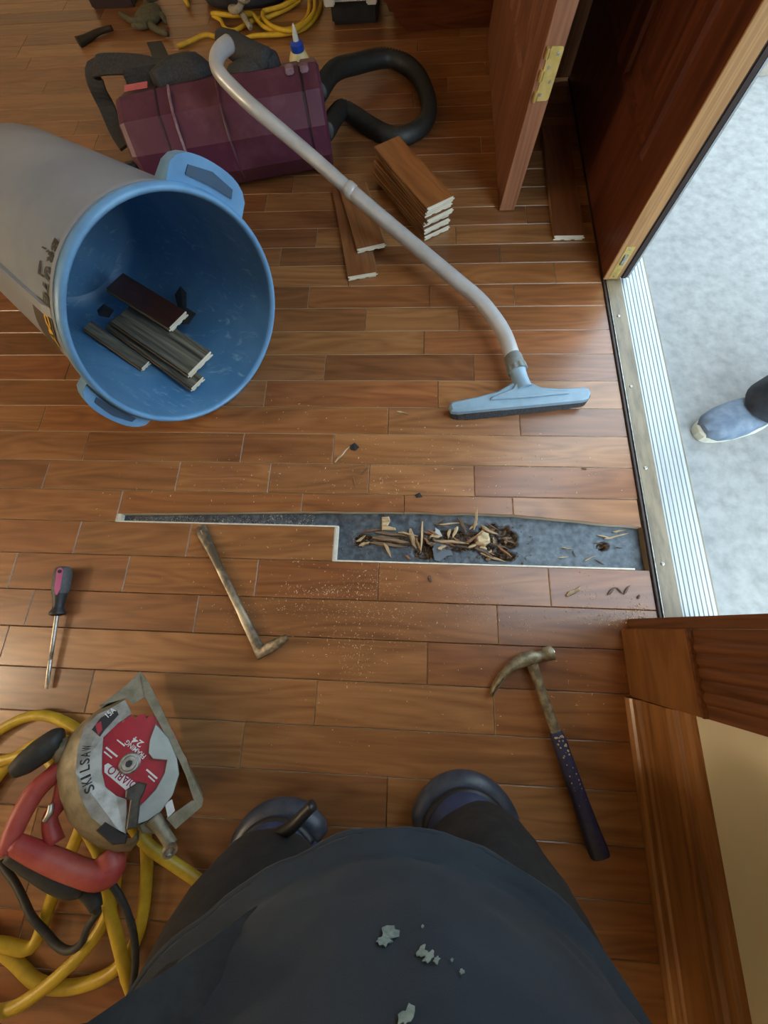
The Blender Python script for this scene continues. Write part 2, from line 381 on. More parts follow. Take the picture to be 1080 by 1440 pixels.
tc = nt.nodes.new('ShaderNodeTexCoord'); sp = nt.nodes.new('ShaderNodeSeparateXYZ'); nt.links.new(tc.outputs['Object'], sp.inputs[0])
nz = N(nt, 'ShaderNodeTexNoise', Scale=70.0, Detail=8.0); nt.links.new(tc.outputs['Object'], nz.inputs['Vector'])
feltc = ramp(nt, nz.outputs['Fac'], [(0.35, (0.040, 0.050, 0.064)), (0.7, (0.115, 0.140, 0.170))])
mp = nt.nodes.new('ShaderNodeMapping'); mp.inputs['Scale'].default_value = (25, 190, 60); nt.links.new(tc.outputs['Object'], mp.inputs['Vector'])
nw = N(nt, 'ShaderNodeTexNoise', Scale=1.0, Detail=8.0); nt.links.new(mp.outputs[0], nw.inputs['Vector'])
rotc = ramp(nt, nw.outputs['Fac'], [(0.32, (0.012, 0.008, 0.005)), (0.54, (0.070, 0.038, 0.019)), (0.75, (0.24, 0.19, 0.14))])
mr = N(nt, 'ShaderNodeMapRange'); mr.inputs['From Min'].default_value = -0.0205; mr.inputs['From Max'].default_value = -0.0225
nt.links.new(sp.outputs['Z'], mr.inputs['Value'])
mx = N(nt, 'ShaderNodeMix', data_type='RGBA'); nt.links.new(mr.outputs[0], mx.inputs['Factor']); nt.links.new(feltc, mx.inputs['A']); nt.links.new(rotc, mx.inputs['B'])
nt.links.new(mx.outputs['Result'], b.inputs['Base Color']); b.inputs['Roughness'].default_value = 0.38
bump(nt, b, nz.outputs['Fac'], 0.5, 0.003)
MT['rot'] = m
o = MB().add(vs, fs).build('felt_underlayment', 'rot', floor, smooth=True, origin=(0, 0, 0)); o['label'] = 'black felt paper over rotten subfloor in the cut-out'
# ------------------------------------------------------------------ setting: walls, door opening, trim, porch
MT['trim_z'] = wood('stained_plinth', (0.165, 0.062, 0.016), (0.30, 0.128, 0.040), rough=0.36, grain=(30, 4, 30), ring=0.3)
MT['trim_y'] = wood('stained_pine_baseboard', (0.165, 0.062, 0.016), (0.37, 0.165, 0.052), rough=0.34, grain=(40, 4, 40))
MT['trim_y2'] = wood('honey_pine_shoe', (0.26, 0.105, 0.028), (0.46, 0.225, 0.075), rough=0.3, grain=(40, 4, 40))
XW = 0.484; OY0, OY1, OZ = 0.036, 1.905, 2.10
w = MB(); w.box((XW, -2.6, -0.045), (0.64, OY0-0.02, 2.5)); w.box((XW, OY1+0.02, -0.045), (0.64, 3.4, 2.5)); w.box((XW, OY0-0.02, OZ+0.02), (0.64, OY1+0.02, 2.5))
tag(w.build('wall_right', 'wall'), 'cream painted wall around the open doorway', kind='structure')
for nm, lo, hi, lb in (('wall_left', (-3.42, -2.6, -0.09), (-3.3, 3.4, 2.5), 'cream painted wall far across the room'), ('wall_back', (-3.42, 3.4, -0.09), (0.64, 3.52, 2.5), 'cream painted wall behind the vacuum and bag'), ('wall_front', (-3.42, -2.72, -0.09), (0.64, -2.6, 2.5), 'cream painted wall behind the kneeling person')):
    tag(MB().box(lo, hi).build(nm, 'wall'), lb, kind='structure')
tag(MB().box((-3.42, -2.72, 2.5), (0.64, 3.52, 2.6)).build('ceiling', 'ceiling'), 'plain pale ceiling over the room', kind='structure')
# jambs and head of the frame
j = MB(); j.box((XW, OY0-0.02, 0), (0.64, OY0, OZ+0.02)); j.box((XW, OY1, 0), (0.64, OY1+0.02, OZ+0.02)); j.box((XW, OY0, OZ), (0.64, OY1, OZ+0.02))
tag(j.build('trim_1', 'trim_dark'), 'dark wooden door frame lining the opening', kind='structure')
# plinth block under the casing
b = MB(); b.box((0.4655, -0.117, 0.0005), (XW, 0.0155, 0.198), ch=0.0025)
pb = tag(b.build('trim_2', 'trim_z'), 'plain stained plinth block at the foot of the door casing', kind='structure')
b = MB(); b.box((0.4635, -0.117, 0.1985), (XW, 0.0155, 0.2035), ch=0.001); b.build('top_lip', 'trim_dark', pb)
# fluted casing
prof = [(XW, -0.117)]
n = 72
for i in range(n+1):
    y = -0.117 + 0.132*i/n; u = (y + 0.0975)/0.0935
    fl = 0.0
    if 0 < u < 1: fl = 0.0045*abs(math.sin(math.pi*5*u))**0.7
    prof.append((0.4725 - (fl if 0 < u < 1 else 0.0015), y))
prof.append((XW, 0.015))
c = MB(); c.prism([(x, y, 0.204) for x, y in prof], (0, 0, 1.92)); tag(c.build('trim_3', 'trim_dark'), 'dark fluted door casing above the plinth block', kind='structure')
# baseboard
bp = [(XW, 0.0), (0.4605, 0.0), (0.4605, 0.026), (0.4625, 0.033), (0.4665, 0.036), (0.4665, 0.108), (0.469, 0.114), (0.4695, 0.122), (0.474, 0.130), (0.4755, 0.142), (0.4795, 0.150), (0.4805, 0.157), (XW, 0.157)]
c = MB(); c.prism([(x, -0.1185, z+0.0005) for x, z in bp], (0, -2.48, 0)); bb = tag(c.build('baseboard_right', 'trim_y'), 'amber stained wooden baseboard below the cream wall', kind='structure')
c = MB(); c.prism([(x, -0.1187, z+0.0008) for x, z in [(0.4604, 0), (0.4545, 0), (0.4545, 0.006), (0.4568, 0.013), (0.4604, 0.017)]], (0, -2.47, 0)); c.build('shoe_moulding', 'trim_y2', bb)
# sill: wood nosing, tan strip with screws, ribbed aluminium
sill = MB(); sill.box((0.5475, OY0+0.001, -0.044), (0.678, OY1-0.001, -0.002)); sill = tag(sill.build('trim_4', 'sill_tan'), 'door sill of tan strip and ribbed aluminium at the doorway', kind='structure')
MB().box((0.5485, OY0+0.001, -0.0019), (0.5545, OY1-0.001, 0.0045), ch=0.001).build('nosing', 'seal', sill)
MB().box((0.5565, OY0+0.001, -0.0019), (0.5585, OY1-0.001, 0.0065), ch=0.0006).build('metal_edge', 'steel', sill)
MB().box((0.5595, OY0+0.001, -0.0019), (0.5985, OY1-0.001, 0.0040), ch=0.0012).build('sill_strip', 'sill_tan', sill)
al = MB(); al.box((0.5995, OY0+0.001, -0.0019), (0.6720, OY1-0.001, 0.0010)); al.build('aluminium_plate', 'alu', sill)
for i in range(7):
    x = 0.6035 + i*0.0098
    r = MB(); r.prism([(x, OY0+0.001, 0.001), (x+0.0086, OY0+0.001, 0.001), (x+0.0072, OY0+0.001, 0.0026), (x+0.0014, OY0+0.001, 0.0026)], (0, OY1-OY0-0.002, 0)); r.build('rib', 'alu', sill)
MB().prism([(0.6722, OY0+0.001, 0.001), (0.683, OY0+0.001, -0.018), (0.683, OY0+0.001, -0.03), (0.6722, OY0+0.001, -0.03)], (0, OY1-OY0-0.002, 0)).build('outer_lip', 'alu', sill)
for q in ((0.5655, 0.8421, 0), (0.5661, 0.6163, 0), (0.5657, 0.3889, 0), (0.5639, 0.1577, 0)):
    s = MB(); s.lathe([(0.0042, 0), (0.0042, 0.0008), (0.003, 0.0018), (0.0011, 0.0019), (0.0010, 0.0006)], (0.5745, q[1], 0.004), (0, 0, 1), 14); so = s.build('screw', 'steel', sill, smooth=True, sharp=40)
# standing leaf of the double door
DY0, DY1 = 0.968, 1.885
d = MB(); d.box((0.5475, DY0, 0.008), (0.591, DY1, 2.07), ch=0.002)
door = tag(d.build('door_1', 'door'), 'dark mahogany panel door leaf standing closed by the sill', kind='structure')
MB().box((0.5473, DY0-0.0016, 0.008), (0.5915, DY0+0.004, 2.07), ch=0.0008).build('edge_strip', 'door_edge_tan', door)
MB().box((0.5925, DY0-0.003, 0.010), (0.6085, DY0+0.02, 2.06), ch=0.003).build('weather_seal', 'seal', door)
MB().box((0.6095, DY0-0.001, 0.012), (0.6145, DY0+0.02, 2.06)).build('metal_flashing', 'alu', door)
def raised_panel(x, y0, y1, z0, z1, side, parent, mat, lean=None):
    """moulded panel on a door face at x, raised towards side"""
    rings = []
    for inset, dx in ((0, 0.0002), (0.010, 0.0085), (0.020, 0.0085), (0.030, -0.0035), (0.042, -0.0035), (0.085, 0.0055)):
        rings.append([(x + side*dx, y0+inset, z0+inset), (x + side*dx, y1-inset, z0+inset), (x + side*dx, y1-inset, z1-inset), (x + side*dx, y0+inset, z1-inset)])
    if side < 0: rings = [list(reversed(r)) for r in rings]
    b = MB(); b.loft(rings, cap=False); b.add(rings[-1], [(0, 1, 2, 3)]); 
    o = b.build('panel', mat, parent)
    if lean: bend(o, lean)
    return o
for (a, b_) in ((DY0+0.12, DY0+0.44), (DY0+0.50, DY1-0.10)):
    raised_panel(0.5475, a, b_, 0.22, 0.88, -1, door, 'door'); raised_panel(0.5475, a, b_, 1.02, 1.92, -1, door, 'door')
p = MB(); p.box((0.560, DY0-0.0026, 0.012), (0.582, DY0-0.0014, 0.105), ch=0.0004); fb_ = p.build('flush_bolt', 'brass', door)
MB().box((0.566, DY0-0.0062, 0.055), (0.576, DY0-0.0027, 0.085), ch=0.001).build('lever', 'steel', fb_)
for z in (0.02, 0.098): MB().lathe([(0.0032, 0), (0.0032, 0.0006), (0.001, 0.0012)], (0.571, DY0-0.0027, z), (0, -1, 0), 10).build('screw', 'steel', fb_)
# porch
pc = MB(); pc.box((0.683, -2.4, -0.20), (2.9, 3.6, -0.030)); porch = tag(pc.build('porch_slab', 'concrete'), 'pale concrete porch slab outside the doorway', kind='structure')
c = MB(); c.box((0.95, 1.93, -0.0295), (2.6, 2.10, 0.02)); tag(c.build('porch_curb', M('curb_mortar', (0.40, 0.34, 0.27), 0.9)), 'low tan mortar curb at the far end of the porch', kind='structure')
c = MB(); c.box((0.95, 2.10, -0.0295), (2.6, 2.25, 0.62)); tag(c.build('porch_wall', M('white_siding', (0.75, 0.75, 0.73), 0.7)), 'low white wall at the far end of the porch', kind='structure')
g = MB(); g.box((0.64, -40, -0.40), (60, 40, -0.20)); tag(g.build('ground', M('lawn', (0.10, 0.13, 0.05), 0.95, c2=(0.06, 0.09, 0.03), scale=4)), 'grassy ground beyond the porch', kind='structure')
# ------------------------------------------------------------------ the door leaf taken off its hinges
LX0, LX1, LY0, LY1 = 0.272, 0.317, 1.252, 2.150
T3 = math.tan(math.radians(2.6))
lean_root = thing('door_leaf', 'worn mahogany door leaf off its hinges, propped upright beside the closed leaf', 'door', (0.295, 1.70, 0))
L0 = wloc(lean_root)
def leaned(v):
    return Vector((v.x + (v.z+L0.z)*T3, v.y, v.z))
def lb(name, mb, mat, par=None, **k):
    o = mb.build(name, mat, par or lean_root, **k); bend(o, leaned); return o
s = MB(); s.box((LX0, LY0, 0.003), (LX1, LY1, 2.03), ch=0.002); slab = lb('slab', s, 'door_worn')
s = MB(); s.box((LX0-0.0002, LY0-0.0016, 0.004), (LX1+0.0002, LY0+0.003, 2.028), ch=0.0008); lb('hinge_edge', s, 'door_edge')
for (a, b_) in ((LY0+0.12, LY0+0.41), (LY0+0.49, LY1-0.12)):
    raised_panel(LX0, a, b_, 0.22, 0.88, -1, lean_root, 'door_worn', leaned); raised_panel(LX0, a, b_, 1.02, 1.9, -1, lean_root, 'door_worn', leaned)
for zc in (0.307, 1.02, 1.74):
    z0, z1 = zc-0.046, zc+0.046; x0, x1 = LX0+0.012, LX1-0.001
    ol = [(x0, z0), (x1-0.006, z0), (x1-0.0018, z0+0.0018), (x1, z0+0.006), (x1, z1-0.006), (x1-0.0018, z1-0.0018), (x1-0.006, z1), (x0, z1)]
    h = MB(); h.prism([(x, LY0-0.0018, z) for x, z in ol], (0, -0.0024, 0)); hg = lb('hinge_leaf', h, 'brass')
    for za, zb in ((z0, z0+0.018), (zc-0.009, zc+0.009), (z1-0.018, z1)):
        k = MB(); k.lathe([(0.0055, za), (0.0055, zb)], (x0-0.002, LY0-0.006, 0), (0, 0, 1), 12); o = k.build('knuckle', 'brass', hg); bend(o, leaned)
    for dx, dz in ((0.008, 0.012), (0.022, 0.034), (0.010, 0.058), (0.022, 0.080)):
        k = MB(); k.lathe([(0.0036, 0), (0.0036, 0.0006), (0.0012, 0.0008)], (x0+dx, LY0-0.0042, z0+dz), (0, -1, 0), 10); o = k.build('screw', 'steel', hg); bend(o, leaned)
# ------------------------------------------------------------------ globe floor lamp (the warm light from the left)
m, nt, b = nodes_of('glowing_opal_globe'); b.inputs['Base Color'].default_value = (0.9, 0.8, 0.65, 1)
b.inputs['Emission Color'].default_value = (1.0, 0.79, 0.56, 1); b.inputs['Emission Strength'].default_value = 76.0
MT['globe'] = m
lp = thing('floor_lamp', 'floor lamp with a glowing opal globe on a brass pole', 'lamp', (LAMP.x, LAMP.y, 0))
q = MB(); q.lathe([(0.15, 0.001), (0.15, 0.018), (0.13, 0.026), (0.02, 0.034)], (LAMP.x, LAMP.y, 0), (0, 0, 1), 32); q.build('base', 'brass', lp, smooth=True, sharp=40)
q = MB(); q.tube([(LAMP.x, LAMP.y, 0.03), (LAMP.x, LAMP.y, LAMP.z-0.15)], 0.011, 12); q.build('pole', 'brass', lp, smooth=True)
q = MB(); q.lathe([(0.02, -0.17), (0.05, -0.155), (0.055, -0.135)], LAMP, (0, 0, 1), 20); q.build('socket', 'brass', lp, smooth=True)
q = MB(); q.lathe([(0.15*math.sin(math.radians(d_)), -0.15*math.cos(math.radians(d_))) for d_ in range(8, 181, 11)], LAMP, (0, 0, 1), 32); q.build('globe', 'globe', lp, smooth=True)
# ------------------------------------------------------------------ hand tools on the floor
MT['hammer_steel'] = M('painted_worn_steel', (0.16, 0.13, 0.08), 0.5, 0.5, c2=(0.36, 0.30, 0.19), scale=70, bumps=0.3)
MT['bright_steel'] = M('polished_face', (0.75, 0.73, 0.68), 0.25, 0.9)
MT['grip_blue'] = M('navy_rubber_grip', (0.018, 0.020, 0.060), 0.5, c2=(0.030, 0.032, 0.085), scale=120, bumps=0.2)
MT['glue'] = M('dried_glue', (0.50, 0.42, 0.26), 0.8)
# framing hammer: head lies across, handle runs to the lower right
h0 = Vector((0.2643, -0.0511, 0.02)); h1 = Vector((0.3654, -0.3834, 0.018))
X, Y, Z = frame(h1 - h0); HL = (h1-h0).length
ham = thing('claw_hammer', 'steel claw hammer with a navy rubber grip lying on the floor', 'hammer', (h0.x, h0.y, 0))
def hp(a, b, c): return h0 + X*a + Y*b + Z*c
# head: Y axis positive towards the face
hd = MB()
def ring(c, ax, w, h, n=12, up=Z, e=1.0):
    ax = Vector(ax).normalized(); s = ax.cross(up).normalized(); u = s.cross(ax).normalized(); out = []
    for i in range(n):
        t = 2*math.pi*i/n; cx, sy = math.cos(t), math.sin(t)
        out.append(Vector(c) + s*(math.copysign(abs(cx)**e, cx)*w) + u*(math.copysign(abs(sy)**e, sy)*h))
    return out
sec = [(-0.099, 0.045, -0.006, 0.0066, 0.0050), (-0.093, 0.038, -0.003, 0.0080, 0.0085), (-0.075, 0.022, 0.002, 0.0095, 0.011), (-0.055, 0.0085, 0.004, 0.0085, 0.0125), (-0.032, 0.001, 0.004, 0.0115, 0.0135), (-0.012, -0.002, 0.004, 0.0145, 0.0145), (0.008, -0.001, 0.004, 0.0135, 0.0145), (0.018, 0.0, 0.004, 0.0098, 0.0105), (0.027, 0.0, 0.004, 0.0095, 0.010), (0.032, 0.0, 0.004, 0.0140, 0.0140), (0.045, 0.0, 0.004, 0.0148, 0.0148), (0.0475, 0.0, 0.004, 0.0135, 0.0135)]
sg = -1 if Y.x > 0 else 1          # face end points to +x
rings = [ring(hp(a, -sg*b, c), Y*(-sg) if False else Y, w_, h_, e=0.8) for b, a, c, w_, h_ in sec]
hd.loft(rings); head = hd.build('head', 'hammer_steel', ham, smooth=True, sharp=50)
fc = MB(); fc.lathe([(0.0132, 0), (0.0132, 0.0012), (0.010, 0.0026)], hp(0, -sg*0.0474, 0.004), Y*(-sg), 18); fc.build('face', 'bright_steel', head, smooth=True, sharp=40)
cl = MB(); cl.prism([hp(0.018, sg*0.066, 0.0165), hp(0.043, sg*0.0975, 0.002), hp(0.047, sg*0.0985, 0.0015), hp(0.0225, sg*0.068, 0.0165)], Z*0.0012); cl.build('claw_slot', 'black', head)
nk = MB(); rings = [ring(hp(a, 0, c), X, w_, hh, e=0.8) for a, c, w_, hh in ((0.006, 0.003, 0.012, 0.011), (0.030, 0.001, 0.0105, 0.0095), (0.07, 0.0, 0.0100, 0.0085), (HL*0.42, -0.001, 0.0105, 0.0085))]
nk.loft(rings); nk.build('shank', 'hammer_steel', ham, smooth=True, sharp=50)
gp = MB(); rings = [ring(hp(HL*t, 0, c), X, w_, hh, e=0.75) for t, c, w_, hh in ((0.40, 0, 0.0118, 0.010), (0.43, 0, 0.0135, 0.0118), (0.6, 0.0, 0.0145, 0.0125), (0.75, 0, 0.0150, 0.0130), (0.88, 0, 0.0168, 0.0138), (0.97, 0, 0.0185, 0.0145), (0.995, 0, 0.0175, 0.0135), (1.0, 0, 0.014, 0.010))]
gp.loft(rings); grip = gp.build('grip', 'grip_blue', ham, smooth=True, sharp=55)
rg = random.Random(5)
for i in range(46):
    t = 0.42 + 0.34*rg.random()**1.2; a = hp(HL*t, rg.uniform(-0.008, 0.008), 0.0108)
    q = MB(); q.lathe([(0.0022, -0.002), (0.0018, 0.0006), (0.0006, 0.0011)], a, Z, 6); q.build('glue_fleck', 'glue', grip)
# flat bar / cat's paw
p0 = Vector((-0.4964, 0.2162, 0.006)); p1 = Vector((-0.3084, -0.0602, 0.01)); X, Y, Z = frame(p1-p0); L = (p1-p0).length
bar = thing('pry_bar', 'short steel pry bar with a bent claw end lying below the cut-out', 'pry bar', (p0.x, p0.y, 0))
MT['claw_steel'] = M('dark_claw_steel', (0.11, 0.10, 0.085), 0.4, 0.7, c2=(0.24, 0.21, 0.17), scale=90, bumps=0.2)
MT['bar_steel'] = M('worn_bar_steel', (0.13, 0.115, 0.09), 0.42, 0.6, c2=(0.52, 0.48, 0.38), scale=1, stretch=(10, 10, 10), lo=0.42, hi=0.58, bumps=0.1)
q = MB(); rings = [ring(p0 + X*a + Z*c, X, w_, hh, 10, Z, 0.7) for a, c, w_, hh in ((-0.004, -0.003, 0.0080, 0.0012), (0.004, -0.001, 0.0130, 0.0020), (0.02, 0, 0.0140, 0.003), (0.05, 0.001, 0.0120, 0.0045), (0.09, 0.001, 0.0092, 0.006), (0.12, 0.001, 0.0086, 0.0062), (L*0.72, 0.001, 0.0088, 0.0062), (L*0.76, 0.001, 0.0100, 0.0062), (L*0.9, 0, 0.0112, 0.006), (L, 0, 0.0115, 0.0062))]
q.loft(rings); q.build('shaft', 'bar_steel', bar, smooth=True, sharp=45)
e = Vector((-0.2449, -0.0278, 0.035)); pe = p1 + X*0.004
q = MB(); pts = [p1 - X*0.012 + Z*0.001, pe + Z*0.002, pe*0.62 + e*0.38 + Z*0.003, pe*0.3 + e*0.7 + Z*0.002, e]
dd = (e - pe).normalized()
rings = [ring(c, ax, w_, hh, 10, Z, 0.7) for c, ax, w_, hh in ((pts[0], X, 0.0118, 0.0064), (pts[1], (X + dd), 0.0150, 0.0068), (pts[2], dd, 0.0130, 0.0052), (pts[3], dd, 0.0115, 0.0036), (pts[4], dd, 0.0070, 0.0015))]
q.loft(rings); clw = q.build('claw', 'claw_steel', bar, smooth=True, sharp=45)
q = MB(); q.prism([p0 + X*0.010 - Y*0.0016 + Z*0.0022, p0 + X*0.022 - Y*0.0030 + Z*0.0032, p0 + X*0.024 + Y*0.0004 + Z*0.0032, p0 + X*0.010 + Y*0.001 + Z*0.0022], Z*0.0006); q.build('nail_slot', 'bright_steel', bar)
# screwdriver
MT['drv_grey'] = M('grey_rubber', (0.075, 0.078, 0.085), 0.6, c2=(0.11, 0.11, 0.115), scale=120)
MT['drv_dark'] = M('dark_rubber', (0.022, 0.024, 0.030), 0.5)
MT['drv_pink'] = M('pink_plastic', (0.62, 0.16, 0.28), 0.4, c2=(0.50, 0.11, 0.21))
s0 = Vector((-0.8001, 0.1087, 0.018)); s1 = Vector((-0.7717, -0.1556, 0.008)); X, Y, Z = frame(s1-s0); L = (s1-s0).length
sd = thing('screwdriver', 'slotted screwdriver with a grey and pink handle lying on the floor', 'screwdriver', (s0.x, s0.y, 0))
def rings_of(o, prof, n=12, e=0.85): return [ring(o + X*a, X, r, r, n, Z, e) for a, r in prof]
q = MB(); q.loft(rings_of(s0, [(0, 0.009), (0.004, 0.0145), (0.02, 0.0165), (0.045, 0.0165), (0.062, 0.0145)], 12, 0.7)); hnd = q.build('handle', 'drv_grey', sd, smooth=True, sharp=50)
q = MB(); q.loft(rings_of(s0, [(0.0615, 0.0140), (0.075, 0.0118), (0.088, 0.0105), (0.096, 0.0105), (0.103, 0.0150), (0.108, 0.0150), (0.112, 0.008)])); q.build('collar', 'drv_dark', sd, smooth=True, sharp=50)
rz = Z*0.93 + Y*(-0.36 if Y.x < 0 else 0.36)
q = MB(); w2 = X.cross(rz)
q.prism([s0 + X*a + w2*b + rz*0.0158 for a, b in ((0.006, -0.004), (0.004, 0), (0.006, 0.004), (0.012, 0.006), (0.052, 0.0058), (0.066, 0.0015), (0.066, -0.0015), (0.052, -0.0058), (0.012, -0.006))], rz*0.0022); pk = q.build('inlay', 'drv_pink', hnd)
q = MB(); q.lathe([(0.0042, 0), (0.0042, 0.0006), (0.001, 0.0007)], s0 + X*0.013 + rz*0.0180, rz, 14); q.build('hanging_hole', 'drv_dark', hnd)
q = MB(); rr = [ring(s0 + X*a, X, w_, h_, 12, Z) for a, w_, h_ in ((0.110, 0.0046, 0.0046), (0.17, 0.0042, 0.0042), (0.205, 0.0042, 0.0042), (0.206, 0.0034, 0.0034), (0.208, 0.0042, 0.0042), (L-0.03, 0.0042, 0.0042), (L-0.014, 0.0056, 0.0028), (L-0.002, 0.0050, 0.0012), (L, 0.0046, 0.0008))]
q.loft(rr); q.build('blade', 'steel', sd, smooth=True, sharp=45)
# ------------------------------------------------------------------ circular saw lying on its motor, blade towards the viewer
MT['mag'] = M('cast_magnesium', (0.38, 0.37, 0.34), 0.45, 0.45, c2=(0.24, 0.23, 0.20), scale=45, bumps=0.15)
MT['mag_brown'] = M('grimy_casting', (0.27, 0.24, 0.17), 0.55, 0.35, c2=(0.17, 0.15, 0.10), scale=45, bumps=0.2)
MT['guard_lo'] = M('zinc_lower_guard', (0.40, 0.44, 0.43), 0.4, 0.35, c2=(0.33, 0.37, 0.36), scale=30)
MT['blade_red'] = M('red_painted_blade', (0.42, 0.010, 0.028), 0.38, c2=(0.33, 0.008, 0.020), scale=40)
MT['red_plastic'] = M('faded_red_plastic', (0.33, 0.035, 0.035), 0.5, c2=(0.45, 0.10, 0.075), scale=14)
MT['rubber'] = M('black_rubber_grip', (0.018, 0.019, 0.019), 0.6, c2=(0.03, 0.03, 0.03), scale=120, bumps=0.2)
MT['brk'] = M('dark_steel_bracket', (0.10, 0.095, 0.085), 0.5, 0.6, c2=(0.06, 0.055, 0.05), scale=60)
MT['badge'] = M('black_badge', (0.02, 0.02, 0.022), 0.4)
MT['badge_red'] = M('red_badge', (0.45, 0.03, 0.05), 0.4)
MT['red_ink'] = M('red_ink', (0.30, 0.01, 0.06), 0.5)
SN = Vector((0.4263, 0.2203, 0.8774)); SB = Vector((-0.4764, -0.2462, 0.125))
saw = thing('circular_saw', 'grimy circular saw with a red blade and red handle resting on yellow hose', 'circular saw', (SB.x, SB.y, 0))
ug = MB()
ridge = [(-0.5054, -0.1445, 0.1318), (-0.5194, -0.1564, 0.1416), (-0.5357, -0.1655, 0.1518), (-0.5471, -0.184, 0.162), (-0.5454, -0.2147, 0.1688), (-0.5361, -0.2484, 0.1728), (-0.518, -0.2826, 0.1726), (-0.4968, -0.3092, 0.169), (-0.4723, -0.328, 0.1618), (-0.4428, -0.3433, 0.1513)]
outer = [(-0.5328, -0.1471, 0.0933), (-0.5487, -0.1561, 0.1033), (-0.567, -0.1681, 0.1152), (-0.5807, -0.1854, 0.1262), (-0.5915, -0.2086, 0.1373), (-0.5935, -0.2384, 0.1458), (-0.5865, -0.2648, 0.149), (-0.571, -0.295, 0.149), (-0.5486, -0.328, 0.1464), (-0.5227, -0.3519, 0.1398), (-0.4959, -0.3681, 0.1309), (-0.4711, -0.3779, 0.1213), (-0.4523, -0.3789, 0.1124), (-0.4462, -0.3681, 0.1068), (-0.4509, -0.3528, 0.1052)]
inner = [(-0.4913, -0.1684, 0.1264), (-0.5059, -0.182, 0.1369), (-0.5193, -0.2024, 0.1485), (-0.5125, -0.2284, 0.1517), (-0.5044, -0.2527, 0.1539), (-0.4928, -0.2739, 0.1536), (-0.4749, -0.2871, 0.1482), (-0.4591, -0.2935, 0.1421), (-0.4465, -0.3279, 0.1446)]
face = [Vector(v) for v in ridge] + [Vector(v) for v in reversed(inner)]
ug.prism([v - SN*0.004 for v in face], SN*0.004)
gu = ug.build('upper_guard', 'mag', saw)
wl_ = MB(); 
ol = [Vector(v) for v in outer]; rl = [Vector(v) for v in ridge] 
rl2 = rl + [Vector((-0.4356, -0.3453, 0.1437)), Vector((-0.4326, -0.3413, 0.139)), Vector((-0.4343, -0.3366, 0.1364)), Vector((-0.436, -0.331, 0.1358)), Vector((-0.44, -0.3269, 0.1367))]
mid = [(a*0.5 + b*0.5) + SN*0.010 for a, b in zip(rl2, ol)]
low = [a - SN*0.014 for a in ol]
wl_.loft([rl2, mid, ol, low], cap=False, closed=False); wl_.build('guard_wall', 'mag_brown', saw, smooth=True)
bl = MB(); R0 = 0.0765; pts = []; U = SN.orthogonal().normalized(); Vv = SN.cross(U)
for i in range(24):
    for a, r in ((0.0, R0), (0.35, R0*0.985), (0.62, R0*0.965), (0.7, R0*0.90), (0.82, R0*0.90), (0.95, R0)):
        t = 2*math.pi*(i + a)/24; pts.append(SB + (U*math.cos(t) + Vv*math.sin(t))*r)
bl.prism(pts, SN*0.0018); blade = bl.build('blade', 'blade_red', saw); blade['label'] = 'red toothed saw blade'
ab = MB(); ab.lathe([(0.0165, 0.0018), (0.0165, 0.006), (0.0145, 0.0075), (0.0115, 0.0075), (0.0115, 0.0125), (0.0105, 0.0135), (0.0055, 0.0135), (0.005, 0.009)], SB, SN, 20); ab.build('arbor_bolt', 'steel', saw, smooth=True, sharp=35)
ab = MB(); ab.lathe([(0.0052, 0.0136), (0.0052, 0.0140), (0.001, 0.0140)], SB, SN, 6); ab.build('socket_shade', 'black', saw)  # black disc on the bolt stands in for shade in its recess
DI = MB(); DI.prism([(-0.5096, -0.2457, 0.1433), (-0.5058, -0.243, 0.1407), (-0.4598, -0.2741, 0.1262), (-0.4554, -0.2824, 0.1261), (-0.4679, -0.2849, 0.1329), (-0.5062, -0.2559, 0.1442)], SN*0.0003); dia = DI.build('logo_patch', 'white', blade)
text('lettering', 'DIABLO', (-0.4546, -0.2745, 0.1243), (-0.4991, -0.2455, 0.1386), SN, 0.0125, 'red_ink', blade)
text('lettering', 'FRAMING', (-0.4554, -0.2359, 0.115), (-0.4892, -0.2101, 0.1249), SN, 0.0075, 'white', blade)
text('lettering', '24', (-0.4644, -0.2161, 0.1143), (-0.4807, -0.2053, 0.1196), SN, 0.010, 'white', blade)
for px in ([(-0.5167, -0.2207, 0.1407), (-0.5155, -0.2188, 0.1396), (-0.4954, -0.2337, 0.1336), (-0.4967, -0.2356, 0.1347)], [(-0.5166, -0.2269, 0.1422), (-0.5163, -0.2249, 0.1415), (-0.5026, -0.2352, 0.1374), (-0.5029, -0.2372, 0.1381)], [(-0.4499, -0.258, 0.1176), (-0.4485, -0.2561, 0.1165), (-0.4292, -0.2711, 0.1108), (-0.4307, -0.273, 0.112)], [(-0.4441, -0.2677, 0.1172), (-0.4437, -0.2657, 0.1165), (-0.4321, -0.2749, 0.1132), (-0.4325, -0.2768, 0.1139)], [(-0.5049, -0.2101, 0.1323), (-0.5044, -0.2086, 0.1317), (-0.4906, -0.2185, 0.1274), (-0.4909, -0.2206, 0.1281)]):
    q = MB(); q.prism(px, SN*0.0002); q.build('print_line', 'white', blade)
sk = [(-0.5027, -0.2731, 0.1632), (-0.5093, -0.264, 0.1642), (-0.5142, -0.2551, 0.1643), (-0.5186, -0.2461, 0.1642), (-0.5221, -0.2371, 0.1636), (-0.5248, -0.228, 0.1626), (-0.5265, -0.219, 0.1612), (-0.5278, -0.2098, 0.1595)]
for i, ch_ in enumerate('SKILSAW'):
    a = Vector(sk[i]); b_ = Vector(sk[i+1]); text('lettering', ch_, a, a + (b_-a)*(0.86 if ch_ != 'I' else 0.35), SN, 0.0135, 'badge', gu)
